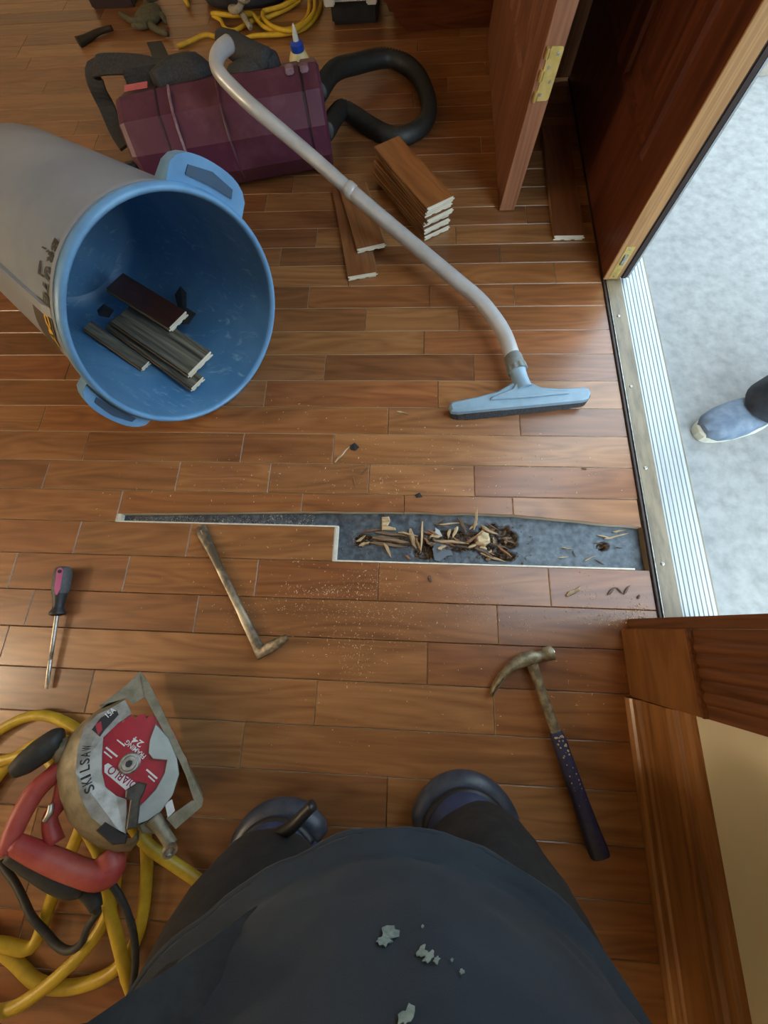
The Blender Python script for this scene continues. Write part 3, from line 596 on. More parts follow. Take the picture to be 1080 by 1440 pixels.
bd = MB(); bd.prism([(-0.5359, -0.1888, 0.1582), (-0.5297, -0.1711, 0.1507), (-0.5122, -0.1599, 0.1394), (-0.5067, -0.1679, 0.1387), (-0.5184, -0.1909, 0.1502), (-0.521, -0.2001, 0.1538)], SN*0.0006); bg = bd.build('badge', 'badge', gu)
rb = MB(); rb.prism([(-0.5333, -0.1814, 0.1559), (-0.5275, -0.1764, 0.1518), (-0.5212, -0.1895, 0.152), (-0.5241, -0.1976, 0.1555)], SN*0.0003); rb.build('badge_mark', 'badge_red', gu)
text('lettering', '15A', (-0.5188, -0.172, 0.1467), (-0.5111, -0.1614, 0.1403), SN, 0.010, 'white', gu)
lg = MB(); lg.prism([(-0.4544, -0.1873, 0.1063), (-0.4288, -0.2111, 0.0999), (-0.4074, -0.2429, 0.0975), (-0.3976, -0.2678, 0.099), (-0.3989, -0.2968, 0.1069), (-0.4098, -0.3177, 0.1174), (-0.4251, -0.3278, 0.1274), (-0.4366, -0.33, 0.1335), (-0.4457, -0.3124, 0.1335), (-0.4361, -0.3004, 0.1258), (-0.4258, -0.2861, 0.1172), (-0.4195, -0.2627, 0.1083), (-0.4214, -0.2449, 0.1048), (-0.4428, -0.241, 0.1142), (-0.4515, -0.232, 0.1162), (-0.4556, -0.2114, 0.113)], SN*0.004, ch=0.001); lg.build('lower_guard', 'guard_lo', saw)
lw = MB(); ed = [Vector(v) for v in [(-0.4526, -0.1866, 0.1093), (-0.4271, -0.2103, 0.1029), (-0.4059, -0.242, 0.1005), (-0.396, -0.2668, 0.1019), (-0.3973, -0.2957, 0.1098), (-0.4082, -0.3165, 0.1203), (-0.4234, -0.3266, 0.1303), (-0.4349, -0.3287, 0.1364)]]
lw.loft([ed, [v - SN*0.030 for v in ed]], cap=False, closed=False); lw.build('lower_guard_rim', 'guard_lo', saw, smooth=True)
bk = MB(); bk.prism([(-0.4603, -0.278, 0.1457), (-0.4472, -0.2688, 0.137), (-0.4344, -0.273, 0.1319), (-0.4344, -0.2827, 0.1343), (-0.4368, -0.2938, 0.1382), (-0.4297, -0.3293, 0.1437), (-0.4436, -0.331, 0.1509), (-0.45, -0.2932, 0.1445), (-0.4579, -0.2886, 0.1472)], SN*0.010, ch=0.002); bk.build('bracket', 'brk', saw)
bk = MB(); bk.prism([(-0.489, -0.3312, 0.1564), (-0.481, -0.3208, 0.15), (-0.4462, -0.3423, 0.1385), (-0.4456, -0.3529, 0.1408), (-0.4618, -0.3523, 0.1486)], SN*0.014, ch=0.002); bk.build('dust_port', 'black', saw)
# shoe: frame plate seen almost edge-on
sh = MB()
SD = -SN*0.092
sh.prism([(-0.5039, -0.0985, 0.1081), (-0.4837, -0.1197, 0.1036), (-0.4062, -0.228, 0.0931), (-0.3995, -0.2372, 0.0922), (-0.3934, -0.2441, 0.091), (-0.3832, -0.263, 0.0907), (-0.3517, -0.3081, 0.0868), (-0.3524, -0.3179, 0.0896), (-0.3667, -0.3064, 0.0937), (-0.3877, -0.2698, 0.0947), (-0.403, -0.2475, 0.0965), (-0.4833, -0.1424, 0.1091)], SN*-0.010)
sh.prism([(-0.3517, -0.3081, 0.0868), (-0.3513, -0.318, 0.0891), (-0.3818, -0.3446, 0.1106), (-0.399, -0.3284, 0.1149), (-0.3683, -0.3081, 0.0949)], SN*-0.010)
sh.prism([(-0.505, -0.0987, 0.1064), (-0.4833, -0.1428, 0.1069), (-0.4997, -0.1538, 0.1177), (-0.5108, -0.1442, 0.1207), (-0.5454, -0.1543, 0.14), (-0.5179, -0.1217, 0.1185)], SN*-0.006)
sh.prism([(-0.5502, -0.1557, 0.1336), (-0.5225, -0.1227, 0.1118), (-0.5094, -0.0996, 0.0997), (-0.5058, -0.1046, 0.0992), (-0.5188, -0.1276, 0.1113), (-0.5466, -0.1603, 0.133)], SD)
sh.prism([(-0.3567, -0.3153, 0.0796), (-0.3556, -0.3115, 0.0781), (-0.5094, -0.0996, 0.0997), (-0.509, -0.1046, 0.1007)], SD)
sh.build('shoe', 'mag_brown', saw)
lv = MB(); lv.tube([(-0.4221, -0.327, 0.1189), (-0.4059, -0.343, 0.115), (-0.3918, -0.3586, 0.1121), (-0.3857, -0.3667, 0.1112)], [0.012, 0.010, 0.010, 0.011], 10, smooth=3); lv.build('depth_lever', 'mag_brown', saw, smooth=True)
lv = MB(); lv.lathe([(0.0115, 0), (0.0115, 0.007), (0.0075, 0.007), (0.0070, 0.002)], (-0.3845, -0.3703, 0.1161), (SN*0.75 + Vector((0.4, -0.5, 0))).normalized(), 16); lv.build('lever_eye', 'steel', saw, smooth=True, sharp=40)
tg = MB(); tg.prism([(-0.4091, -0.3093, 0.1092), (-0.4004, -0.3044, 0.1038), (-0.3919, -0.3209, 0.1038), (-0.3994, -0.3295, 0.1097)], SN*0.001); tg.build('label_tag', 'white', saw)
gb = MB(); gb.prism([(-0.4452, -0.3382, 0.1147), (-0.4195, -0.3264, 0.0992), (-0.4, -0.346, 0.0947), (-0.409, -0.3561, 0.1016), (-0.4377, -0.3503, 0.1141)], SN*0.010, ch=0.002); gb.build('guard_arm', 'mag_brown', saw)
mo = MB(); mc = SB - SN*0.030 + (Vector((-0.5004, -0.2688, 0.1423)) - SB)
mo.lathe([(0.060, 0.0), (0.058, -0.02), (0.048, -0.035), (0.046, -0.062), (0.038, -0.074), (0.02, -0.078)], mc, SN, 26); mo.build('motor_housing', 'mag_brown', saw, smooth=True, sharp=40)
# rear handle loop and front knob
hb = MB(); hb.tube([(-0.5892, -0.2392, 0.1268), (-0.6001, -0.2646, 0.1384), (-0.6138, -0.2846, 0.1501), (-0.6194, -0.3117, 0.1597), (-0.6206, -0.3398, 0.1673), (-0.62, -0.3652, 0.1734)], [0.0122, 0.0152, 0.0160, 0.0152, 0.0137, 0.0106], 12); hb.build('handle_spine', 'red_plastic', saw, smooth=True)
hb = MB(); hb.tube([(-0.6139, -0.3527, 0.1673), (-0.5832, -0.3691, 0.1564), (-0.5502, -0.3859, 0.1447), (-0.5193, -0.4009, 0.1334), (-0.4915, -0.4105, 0.1223), (-0.4775, -0.4042, 0.1139), (-0.493, -0.3791, 0.1151)], [0.0137, 0.0167, 0.0182, 0.0182, 0.0198, 0.0205, 0.0182], 12); hb.build('handle_grip', 'red_plastic', saw, smooth=True)
hb = MB(); hb.tube([(-0.6236, -0.3701, 0.1592), (-0.592, -0.3884, 0.1485), (-0.557, -0.4107, 0.1371), (-0.5315, -0.425, 0.1283), (-0.515, -0.4278, 0.1209)], [0.0122, 0.0160, 0.0167, 0.0152, 0.0122], 12); hb.build('rubber_insert', 'rubber', saw, smooth=True)
hb = MB(); hb.tube([(-0.5852, -0.2757, 0.1283), (-0.5809, -0.3072, 0.1341), (-0.5852, -0.329, 0.1416), (-0.5661, -0.3619, 0.1406)], [0.0137, 0.0122, 0.0114, 0.0137], 10); hb.build('handle_strut', 'red_plastic', saw, smooth=True)
hb = MB(); hb.tube([(-0.579, -0.3015, 0.1546), (-0.5762, -0.3137, 0.1562), (-0.5787, -0.325, 0.1603)], [0.004, 0.005, 0.004], 8); hb.build('trigger', 'steel', saw, smooth=True)
kn = MB(); kn.tube([(-0.6484, -0.2548, 0.1708), (-0.6373, -0.2442, 0.1628), (-0.6228, -0.2274, 0.1515), (-0.6087, -0.2119, 0.1408), (-0.6008, -0.2082, 0.136)], [0.0110, 0.0187, 0.0221, 0.0204, 0.0127], 14); kn.build('front_knob', 'rubber', saw, smooth=True)
kn = MB(); kn.tube([(-0.6065, -0.2176, 0.1354), (-0.5881, -0.2378, 0.1315)], [0.016, 0.02], 10, smooth=1); kn.build('knob_mount', 'mag_brown', saw, smooth=True)
tl = MB(); tl.tube([(-0.5196, -0.4289, 0.1121), (-0.5047, -0.4466, 0.1093), (-0.4943, -0.4616, 0.108)], [0.016, 0.012, 0.009], 10); tl.build('cord_sleeve', 'rubber', saw, smooth=True)
MOT = mc - SN*0.045      # middle of the motor, which the hoses run round
# ------------------------------------------------------------------ yellow hose and dark cord under the saw
MT['yellow'] = M('yellow_hose', (0.58, 0.40, 0.028), 0.45, c2=(0.46, 0.30, 0.02), scale=30)
AV = [(MOT.x, MOT.y, 0.066, 0.066)]
hose = MB()
hose.tube(drape([(-0.9066, -0.3224, 0.014), (-0.8686, -0.256, 0.014), (-0.8039, -0.2128, 0.014), (-0.7403, -0.2068, 0.016), (-0.6661, -0.2343, 0.02), (-0.5843, -0.2823, 0.03), (-0.5143, -0.3469, 0.024), (-0.4806, -0.4295, 0.014), (-0.4688, -0.4939, 0.014), (-0.4694, -0.5558, 0.014), (-0.4948, -0.5989, 0.014), (-0.5352, -0.6212, 0.022), (-0.5868, -0.6332, 0.026), (-0.6403, -0.6295, 0.026), (-0.6919, -0.6024, 0.026), (-0.7705, -0.5652, 0.014), (-0.8397, -0.4951, 0.014), (-0.8478, -0.3863, 0.03), (-0.8114, -0.3043, 0.036), (-0.7487, -0.2539, 0.04), (-0.6873, -0.242, 0.045), (-0.6151, -0.2718, 0.05), (-0.554, -0.3393, 0.05), (-0.5379, -0.4207, 0.04), (-0.5281, -0.4993, 0.03), (-0.5433, -0.5553, 0.026), (-0.5759, -0.5933, 0.022), (-0.6225, -0.6308, 0.014), (-0.6699, -0.6568, 0.014), (-0.7316, -0.6706, 0.014), (-0.7929, -0.6326, 0.02), (-0.7889, -0.5769, 0.03), (-0.7138, -0.5657, 0.04), (-0.6559, -0.5793, 0.04), (-0.6487, -0.5347, 0.035), (-0.6348, -0.485, 0.03), (-0.6125, -0.4274, 0.035), (-0.5896, -0.364, 0.05), (-0.577, -0.3057, 0.05), (-0.529, -0.3265, 0.05), (-0.4772, -0.3975, 0.03), (-0.4234, -0.435, 0.014), (-0.354, -0.4741, 0.014), (-0.2938, -0.5141, 0.014), (-0.2606, -0.5618, 0.014), (-0.2774, -0.6201, 0.014)], 0.0105, 5, AV), 0.0105, 12, smooth=1)
ho = hose.build('yellow_hose', 'yellow', None, smooth=True); tag(ho, 'thick yellow hose coiled loosely under the circular saw', 'hose')
h2 = MB(); h2.tube(drape([(-0.8493, -0.3019, 0.03), (-0.7623, -0.273, 0.05), (-0.7014, -0.2625, 0.055), (-0.6371, -0.297, 0.05), (-0.5389, -0.4032, 0.03), (-0.5193, -0.4832, 0.02), (-0.4914, -0.5483, 0.012), (-0.4591, -0.6056, 0.012), (-0.436, -0.6604, 0.012), (-0.4382, -0.7055, 0.012)], 0.0100, 5, AV), 0.0100, 12, smooth=1)
tag(h2.build('yellow_hose', 'yellow', None, smooth=True), 'straight run of yellow hose beside the looped coil', 'hose')
bc = MB(); bc.tube(drape([(-0.5285, -0.4183, 0.02), (-0.484, -0.4662, 0.007), (-0.4534, -0.5283, 0.007), (-0.4431, -0.5981, 0.007), (-0.453, -0.6466, 0.007), (-0.5032, -0.6642, 0.007), (-0.5654, -0.6751, 0.007), (-0.6317, -0.6733, 0.007), (-0.6857, -0.6515, 0.007), (-0.745, -0.6184, 0.007)], 0.0058, 5, AV), 0.0058, 10, smooth=1)
tag(bc.build('extension_cord', 'rubber', None, smooth=True), 'thin dark brown extension cord looped round the yellow hose', 'cord')
cd = MB(); cd.tube(drape([Vector((-0.4943, -0.4616, 0.108)), *[Vector(v) for v in [(-0.5368, -0.5175, 0.035), (-0.5446, -0.5429, 0.035), (-0.5685, -0.5612, 0.035), (-0.6008, -0.5594, 0.035), (-0.633, -0.5417, 0.035), (-0.6745, -0.514, 0.035), (-0.7199, -0.4855, 0.035), (-0.7697, -0.4639, 0.035)]]], 0.0062, 5, (), 4), 0.0062, 10, smooth=1); cd.build('power_cord', 'rubber', saw, smooth=True)
# ------------------------------------------------------------------ trash can on its side
MT['can_out'] = M('scuffed_grey_plastic', (0.19, 0.23, 0.30), 0.40, c2=(0.29, 0.32, 0.37), scale=5, lo=0.35, hi=0.75, bumps=0.05)
m, nt, b = nodes_of('scuffed_blue_lining'); v = coords(nt, (1, 1, 1), False)
n1 = N(nt, 'ShaderNodeTexNoise', Scale=9.0, Detail=6.0); nt.links.new(v, n1.inputs['Vector'])
v2 = coords(nt, (14, 34, 60), False); n2 = N(nt, 'ShaderNodeTexNoise', Scale=1.0, Detail=9.0, Roughness=0.7, Distortion=1.2); nt.links.new(v2, n2.inputs['Vector'])
c1 = ramp(nt, n1.outputs['Fac'], [(0.40, (0.075, 0.205, 0.38)), (0.75, (0.13, 0.28, 0.45))]); f2 = ramp(nt, n2.outputs['Fac'], [(0.56, (0, 0, 0)), (0.72, (0.75, 0.75, 0.75))])
mx = N(nt, 'ShaderNodeMix', data_type='RGBA'); nt.links.new(f2, mx.inputs['Factor']); nt.links.new(c1, mx.inputs['A']); mx.inputs['B'].default_value = (0.36, 0.52, 0.62, 1)
nt.links.new(mx.outputs['Result'], b.inputs['Base Color']); b.inputs['Roughness'].default_value = 0.38; MT['can_in'] = m
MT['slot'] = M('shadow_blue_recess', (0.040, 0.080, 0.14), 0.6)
MT['can_rim'] = M('light_blue_rim', (0.14, 0.31, 0.52), 0.4, c2=(0.11, 0.25, 0.44), scale=14)
BC = Vector((-0.4656, 0.6046, 0.2362)); BA = Vector((0.80170, -0.59441, 0.06279)).normalized()
can = thing('trash_can', 'big blue and grey plastic trash can lying on its side, mouth open', 'trash can', (BC.x, BC.y, 0))
BU = Vector((0, 0, 1)); BU = (BU - BA*BU.dot(BA)).normalized(); BS = BA.cross(BU)
def cring(t, r, n=72, rib=0.0):
    return [BC - BA*t + (BU*math.cos(2*math.pi*j/n) + BS*math.sin(2*math.pi*j/n))*r for j in range(n)]
def rad(t): return 0.2275 - 0.033*t/0.57
q = MB(); q.loft([cring(t, rad(t)) for t in (0.012, 0.05, 0.15, 0.3, 0.45, 0.55)] + [cring(0.572, rad(0.57)-0.006), cring(0.578, rad(0.57)-0.02)], cap=False); q.add(cring(0.578, rad(0.57)-0.02), [list(range(72))[::-1]])
body = q.build('body', 'can_out', can, smooth=True, sharp=50)
q = MB(); q.loft([list(reversed(cring(t, rad(t)-0.005))) for t in (0.008, 0.06, 0.15, 0.3, 0.45, 0.535)] + [list(reversed(cring(0.552, rad(0.55)-0.012))), list(reversed(cring(0.560, rad(0.55)-0.035)))], cap=False); q.add(cring(0.560, rad(0.55)-0.035), [list(range(72))])
q.build('lining', 'can_in', can, smooth=True, sharp=60)
q = MB()
rr = []
for i in range(13):
    a = 2*math.pi*i/12; rr.append(cring(0.0105 - 0.0115*math.sin(a), 0.2290 + 0.0072*math.cos(a), 72))
q.loft(rr, cap=False); q.build('rim', 'can_rim', can, smooth=True)
q = MB(); q.loft([cring(0.024, rad(0.02)), cring(0.025, 0.2330), cring(0.034, 0.2330), cring(0.036, rad(0.03))], cap=False); q.build('rim_skirt', 'can_out', can, smooth=True, sharp=40)
def can_at(t, ang, off): return BC - BA*t + (BU*math.cos(ang) + BS*math.sin(ang))*(rad(t)+off)
for ang0, reach in ((math.radians(-49), 0.052), (math.radians(99), 0.036)):
    hb = MB(); n = 14; r0 = []; r1 = []; r2 = []; r3 = []
    for i in range(n+1):
        u = i/n*2-1; a = ang0 + u*0.36; ext = reach*max(0.0, 1-u**4)**0.6
        r0.append(can_at(0.016, a, -0.001)); r1.append(can_at(0.010, a, ext+0.002)); r2.append(can_at(0.034, a, ext*0.98+0.002)); r3.append(can_at(0.050, a, -0.001))
    hb.loft([r0, r1, r2, r3], cap=False, closed=False); hb.build('handle', 'can_rim', can, smooth=True, sharp=50)
    hs = MB(); hs.prism([can_at(0.0122, ang0+u*0.36, e) for u, e in ((-0.55, reach*0.42), (-0.5, reach*0.7), (0, reach*0.79), (0.5, reach*0.7), (0.55, reach*0.42), (0, reach*0.38))], BA*0.002); hs.build('slot_shade', 'slot', can)  # slot is a flat raised patch, its shade put into the dark colour
for ang in (math.radians(-60), math.radians(52), math.radians(120), math.radians(-100)):
    q = MB(); n = 5; rows = []
    for t in (0.05, 0.08, 0.30, 0.52, 0.55):
        e = 0.006 if 0.05 < t < 0.55 else 0.0
        rows.append([can_at(t, ang + w_, o_) for w_, o_ in ((-0.045, -0.0005), (-0.035, e), (0.035, e), (0.045, -0.0005))])
    q.loft(rows, cap=False, closed=False); q.build('stiffening_rib', 'can_out', can)
# lettering and badge on the can's flank
def can_text(s, p0, p1, height, mat):
    p0 = Vector(p0); p1 = Vector(p1); c = (p0+p1)/2; t = -(c-BC).dot(BA); nrm = (c - BC + BA*t).normalized()
    o_ = text('lettering', s, p0, p1, nrm, height, mat, body, thick=0.001, bold=0.07); w0 = wloc(body)
    for v in o_.data.vertices:
        P = v.co + w0; t = -(P-BC).dot(BA); r_ = (P - BC + BA*t).normalized(); v.co = BC - BA*t + r_*(rad(t)+0.0022) - w0
MT['ink'] = M('worn_black_print', (0.022, 0.022, 0.022), 0.6, c2=(0.10, 0.10, 0.10), scale=120, lo=0.5, hi=0.62)
MT['ink_yellow'] = M('yellow_print', (0.72, 0.42, 0.03), 0.6, c2=(0.55, 0.30, 0.03), scale=100)
MT['ink_brown'] = M('dark_brown_badge', (0.045, 0.032, 0.020), 0.6)
lt = [(-0.5756, 0.5851, 0.4404), (-0.5896, 0.5699, 0.4309), (-0.6016, 0.5547, 0.4196), (-0.6149, 0.5415, 0.4059), (-0.6267, 0.5303, 0.3912), (-0.6364, 0.5191, 0.3753)]
for i, ch_ in enumerate('BRUTE'):
    a = Vector(lt[i]); b_ = Vector(lt[i+1]); can_text(ch_, a, a + (b_-a)*0.84, 0.022, 'ink')
def can_patch(pts, off, mat, nm):
    o_ = MB(); pv = [Vector(p_) for p_ in pts]; c = sum(pv, Vector())/len(pv)
    lay = []
    for v in pv:
        t = -(v-BC).dot(BA); nrm = (v - BC + BA*t).normalized(); lay.append(BC - BA*t + nrm*(rad(t)+off))
    t = -(c-BC).dot(BA); nrm = (c - BC + BA*t).normalized(); cc = BC - BA*t + nrm*(rad(t)+off)
    n_ = len(lay); den = []
    for i in range(n_):
        for k_ in range(3): den.append(lay[i]*(1-k_/3) + lay[(i+1) % n_]*(k_/3))
    rings = []
    for k_ in range(0, 7):
        rg_ = []
        for v in den:
            P = cc + (v-cc)*max(k_/6, 0.01); t = -(P-BC).dot(BA); r_ = (P - BC + BA*t).normalized(); rg_.append(BC - BA*t + r_*(rad(t)+off))
        rings.append(rg_)
    o_.loft(rings, cap=False); return o_.build(nm, mat, body)
can_patch([(-0.6798, 0.5531, 0.3677), (-0.6552, 0.5366, 0.3738), (-0.627, 0.5169, 0.3803), (-0.6162, 0.5062, 0.3801), (-0.6228, 0.4986, 0.3677), (-0.6437, 0.4903, 0.335), (-0.6698, 0.4937, 0.2999), (-0.7193, 0.5079, 0.2568), (-0.7528, 0.5408, 0.2515), (-0.7215, 0.541, 0.3037), (-0.6949, 0.5438, 0.3438)], 0.0012, 'ink_brown', 'badge')
can_text('CAT', (-0.6482, 0.5184, 0.3668), (-0.6795, 0.5015, 0.3044), 0.020, 'ink_yellow')
can_patch([(-0.6807, 0.5462, 0.3604), (-0.6695, 0.5416, 0.3662), (-0.6711, 0.5366, 0.3601), (-0.681, 0.5399, 0.3538)], 0.0022, 'white', 'badge_mark')
for pl_ in ([(-0.6211, 0.5679, 0.4154), (-0.6168, 0.5674, 0.417), (-0.6265, 0.5525, 0.4047), (-0.6329, 0.5554, 0.4023)], [(-0.6329, 0.5554, 0.4023), (-0.6282, 0.5552, 0.4051), (-0.6134, 0.5442, 0.4077), (-0.6159, 0.543, 0.4054)], [(-0.6146, 0.5654, 0.4174), (-0.6125, 0.5645, 0.418), (-0.6195, 0.5496, 0.4071), (-0.6217, 0.5516, 0.4068)], [(-0.6106, 0.5849, 0.4267), (-0.5981, 0.5767, 0.4293), (-0.6002, 0.5754, 0.4279), (-0.6127, 0.5836, 0.4254)], [(-0.6002, 0.5742, 0.4276), (-0.5906, 0.5719, 0.4305), (-0.5926, 0.5694, 0.4288), (-0.6006, 0.5719, 0.4264)]):
    can_patch(pl_, 0.0012, 'ink', 'print_mark')
# ------------------------------------------------------------------ loose planks and offcuts
def loose_plank(corners, th, tint, label, group, face='plank', name='floor_plank', groove=True):
    """corners of the top face, first two = one end"""
    c = [Vector(v) for v in corners]; ctr = sum(c, Vector())/4
    X = ((c[2]+c[3])-(c[0]+c[1])).normalized(); Y = ((c[1]-c[0])+(c[2]-c[3])).normalized(); Y = (Y - X*Y.dot(X)).normalized(); Z = X.cross(Y)
    if Z.z < 0: Y = -Y; Z = -Z
    L = (((c[2]+c[3])-(c[0]+c[1]))/2).length; Wd = (((c[1]-c[0]).length + (c[2]-c[3]).length)/2)
    b = MB(); h, l = Wd/2, L/2
    sec = [(-h, 0), (h, 0), (h, -th*0.36), (h-0.004, -th*0.36), (h-0.004, -th*0.62), (h, -th*0.62), (h, -th+0.001), (h*0.5, -th+0.001), (h*0.45, -th+0.003), (h*0.25, -th+0.003), (h*0.2, -th+0.001), (-h*0.2, -th+0.001), (-h*0.25, -th+0.003), (-h*0.45, -th+0.003), (-h*0.5, -th+0.001), (-h, -th+0.001), (-h, -th*0.62), (-h-0.005, -th*0.62), (-h-0.005, -th*0.36), (-h, -th*0.36)]
    A = [Vector((-l, y, z)) for y, z in sec]; B = [Vector((l, y, z)) for y, z in sec]; n = len(sec)
    b.add(A+B, [[0, n, n+1, 1]], 0)
    b.add(A+B, [[i, i+n, (i+1) % n + n, (i+1) % n] for i in range(1, n)], 2)
    b.add(A+B, [list(range(n)), list(range(2*n-1, n-1, -1))], 1)
    me_o = b.build(name, [face, 'ply', 'back'], None, origin=(0, 0, 0))
    bm = bmesh.new(); bm.from_mesh(me_o.data); bmesh.ops.recalc_face_normals(bm, faces=bm.faces); bm.to_mesh(me_o.data); bm.free()
    me_o.matrix_world = Matrix(((X.x, Y.x, Z.x, ctr.x), (X.y, Y.y, Z.y, ctr.y), (X.z, Y.z, Z.z, ctr.z), (0, 0, 0, 1)))
    me_o.color = (*tint, 1); return tag(me_o, label, 'plank', group)
top = [Vector(v) for v in [(0.0417, 1.1235, 0.107), (0.118, 1.1595, 0.107), (-0.043, 1.4239, 0.107), (-0.1177, 1.3798, 0.107)]]
th = 0.0150; rg = random.Random(4)
labels = ['top plank of the short stack beside the wand', 'second plank from the top of the short stack', 'third plank down in the short stack beside the wand', 'fourth plank down in the short stack beside the wand', 'fifth plank down in the short stack beside the wand', 'sixth plank down in the stack, second from the floor', 'bottom plank of the short stack, lying on the floor']
ax = (top[3]-top[0]).normalized(); sx = (top[1]-top[0]).normalized()
for i in range(7):
    sh = [(0, 0), (0.004, 0.002), (-0.003, -0.002), (0.010, 0.001), (0.003, -0.007), (0.018, 0.006), (0.014, 0.008)][i]
    rot = [0, -0.03, 0.015, -0.02, 0.02, 0.01, -0.015][i]
    cc = sum(top, Vector())/4; pts = []
    for v in top:
        w_ = v - cc; w_ = Matrix.Rotation(rot, 3, 'Z') @ w_; pts.append(cc + w_ + ax*sh[0] + sx*sh[1] - Vector((0, 0, i*(th+0.0002))))
    loose_plank(pts, th, (1.15, 1.02, 0.85) if i == 0 else (0.95, 0.85, 0.8), 'stained oak plank, ' + labels[i], 'planks in the short stack')
loose_plank([Vector((v[0], v[1], 0.0153)) for v in ((-0.1812, 0.9818, 0.0153), (-0.1021, 0.9966, 0.0153), (-0.1759, 1.3699, 0.0153), (-0.2608, 1.3569, 0.0153))], 0.015, (0.82, 0.72, 0.70), 'longer loose oak plank lying flat on the floor under another', 'loose planks by the wand')
loose_plank([Vector((v[0], v[1], 0.0307)) for v in ((-0.1594, 1.0726, 0.0307), (-0.0775, 1.0875, 0.0307), (-0.1505, 1.3542, 0.0307), (-0.234, 1.3413, 0.0307))], 0.015, (0.86, 0.76, 0.74), 'loose oak plank lying on top of a longer loose plank', 'loose planks by the wand')
loose_plank([(0.425, 1.130, 0.0153), (0.509, 1.124, 0.0153), (0.512, 1.62, 0.0153), (0.427, 1.62, 0.0153)], 0.015, (0.62, 0.50, 0.50), 'dark loose plank lying between the two door leaves', None)
MT['char'] = wood('mouldy_dark_back', (0.012, 0.010, 0.008), (0.30, 0.245, 0.165), rough=0.75, grain=(3, 75, 75), ring=0.25)
loose_plank([Vector(v) for v in [(-0.8333, 0.8598, 0.088), (-0.8105, 0.9331, 0.088), (-0.5993, 0.7818, 0.088), (-0.628, 0.7401, 0.088)]], 0.016, (0.30, 0.22, 0.24), 'dark brown plank offcut lying inside the trash can', 'offcuts in the trash can', name='plank_offcut')
MTc = 'char'
loose_plank([Vector(v) for v in [(-0.8026, 0.7635, 0.072), (-0.7693, 0.8435, 0.072), (-0.5223, 0.6743, 0.072), (-0.5579, 0.6001, 0.072)]], 0.016, (1, 1, 1), 'grooved mouldy plank back lying uppermost inside the trash can', 'offcuts in the trash can', face='char', name='plank_offcut')
loose_plank([Vector(v) for v in [(-0.8377, 0.7682, 0.0545), (-0.8226, 0.8146, 0.0545), (-0.5314, 0.6002, 0.0545), (-0.5616, 0.5786, 0.0545)]], 0.013, (0.4, 0.34, 0.3), 'pale-ended plank under the grooved one inside the trash can', 'offcuts in the trash can', face='char', name='plank_offcut')
loose_plank([Vector(v) for v in ((-0.8664, 0.7349, 0.088), (-0.8529, 0.7582, 0.088), (-0.6843, 0.6484, 0.066), (-0.6938, 0.6219, 0.066))], 0.012, (0.4, 0.34, 0.3), 'narrow blackened strip lying lowest inside the trash can', 'offcuts in the trash can', face='char', name='plank_offcut')
def scrap(pts, zo, label, group, name='felt_scrap', mat='felt'):
    q = MB(); rg = random.Random(len(label)+int(abs(pts[0][0])*9999)); pv = [Vector(p_) for p_ in pts]
    c = sum(pv, Vector())/len(pv) + Vector((0, 0, zo)); n = len(pv)
    up = [v + Vector((0, 0, rg.uniform(0, zo))) for v in pv]; lo = [v - Vector((0, 0, 0.0012)) for v in up]
    q.add(up + [c], [[i, (i+1) % n, n] for i in range(n)]); q.add(lo + [c - Vector((0, 0, 0.0012))], [[(i+1) % n, i, n] for i in range(n)])
    q.add(up + lo, [[i, i+n, (i+1) % n + n, (i+1) % n] for i in range(n)])
    return tag(q.build(name, mat), label, 'felt scrap', group)
MT['felt_black'] = M('torn_black_felt', (0.010, 0.010, 0.011), 0.7, c2=(0.022, 0.022, 0.023), scale=80, bumps=0.3)
scrap([(-0.6492, 0.8582, 0.066), (-0.6362, 0.8857, 0.066), (-0.6209, 0.8704, 0.066), (-0.606, 0.8035, 0.066), (-0.5786, 0.796, 0.066), (-0.5938, 0.7604, 0.066), (-0.6181, 0.7629, 0.066), (-0.6312, 0.8087, 0.066)], 0.012, 'torn black felt scrap behind the planks in the trash can', None, mat='felt_black')
scrap([(-0.8316, 0.7802, 0.092), (-0.8165, 0.7992, 0.092), (-0.794, 0.7893, 0.092), (-0.7761, 0.7655, 0.092), (-0.7884, 0.7515, 0.092), (-0.8128, 0.7541, 0.092)], 0.020, 'crumpled dark scrap on the plank ends in the trash can', None, mat='felt_black')
scrap([(-0.1466, 0.4399, 0.0015), (-0.1324, 0.4481, 0.0015), (-0.1208, 0.4362, 0.0015), (-0.1293, 0.4261, 0.0015), (-0.1423, 0.4299, 0.0015)], 0.003, 'small black felt scrap beside a pale splinter on the floor', None, mat='felt_black')
scrap([(0.0219, 0.3102, 0.0015), (0.0339, 0.316, 0.0015), (0.0409, 0.3051, 0.0015), (0.0271, 0.303, 0.0015)], 0.002, 'tiny dark felt scrap on the plank above the cut-out', None, mat='felt_black')
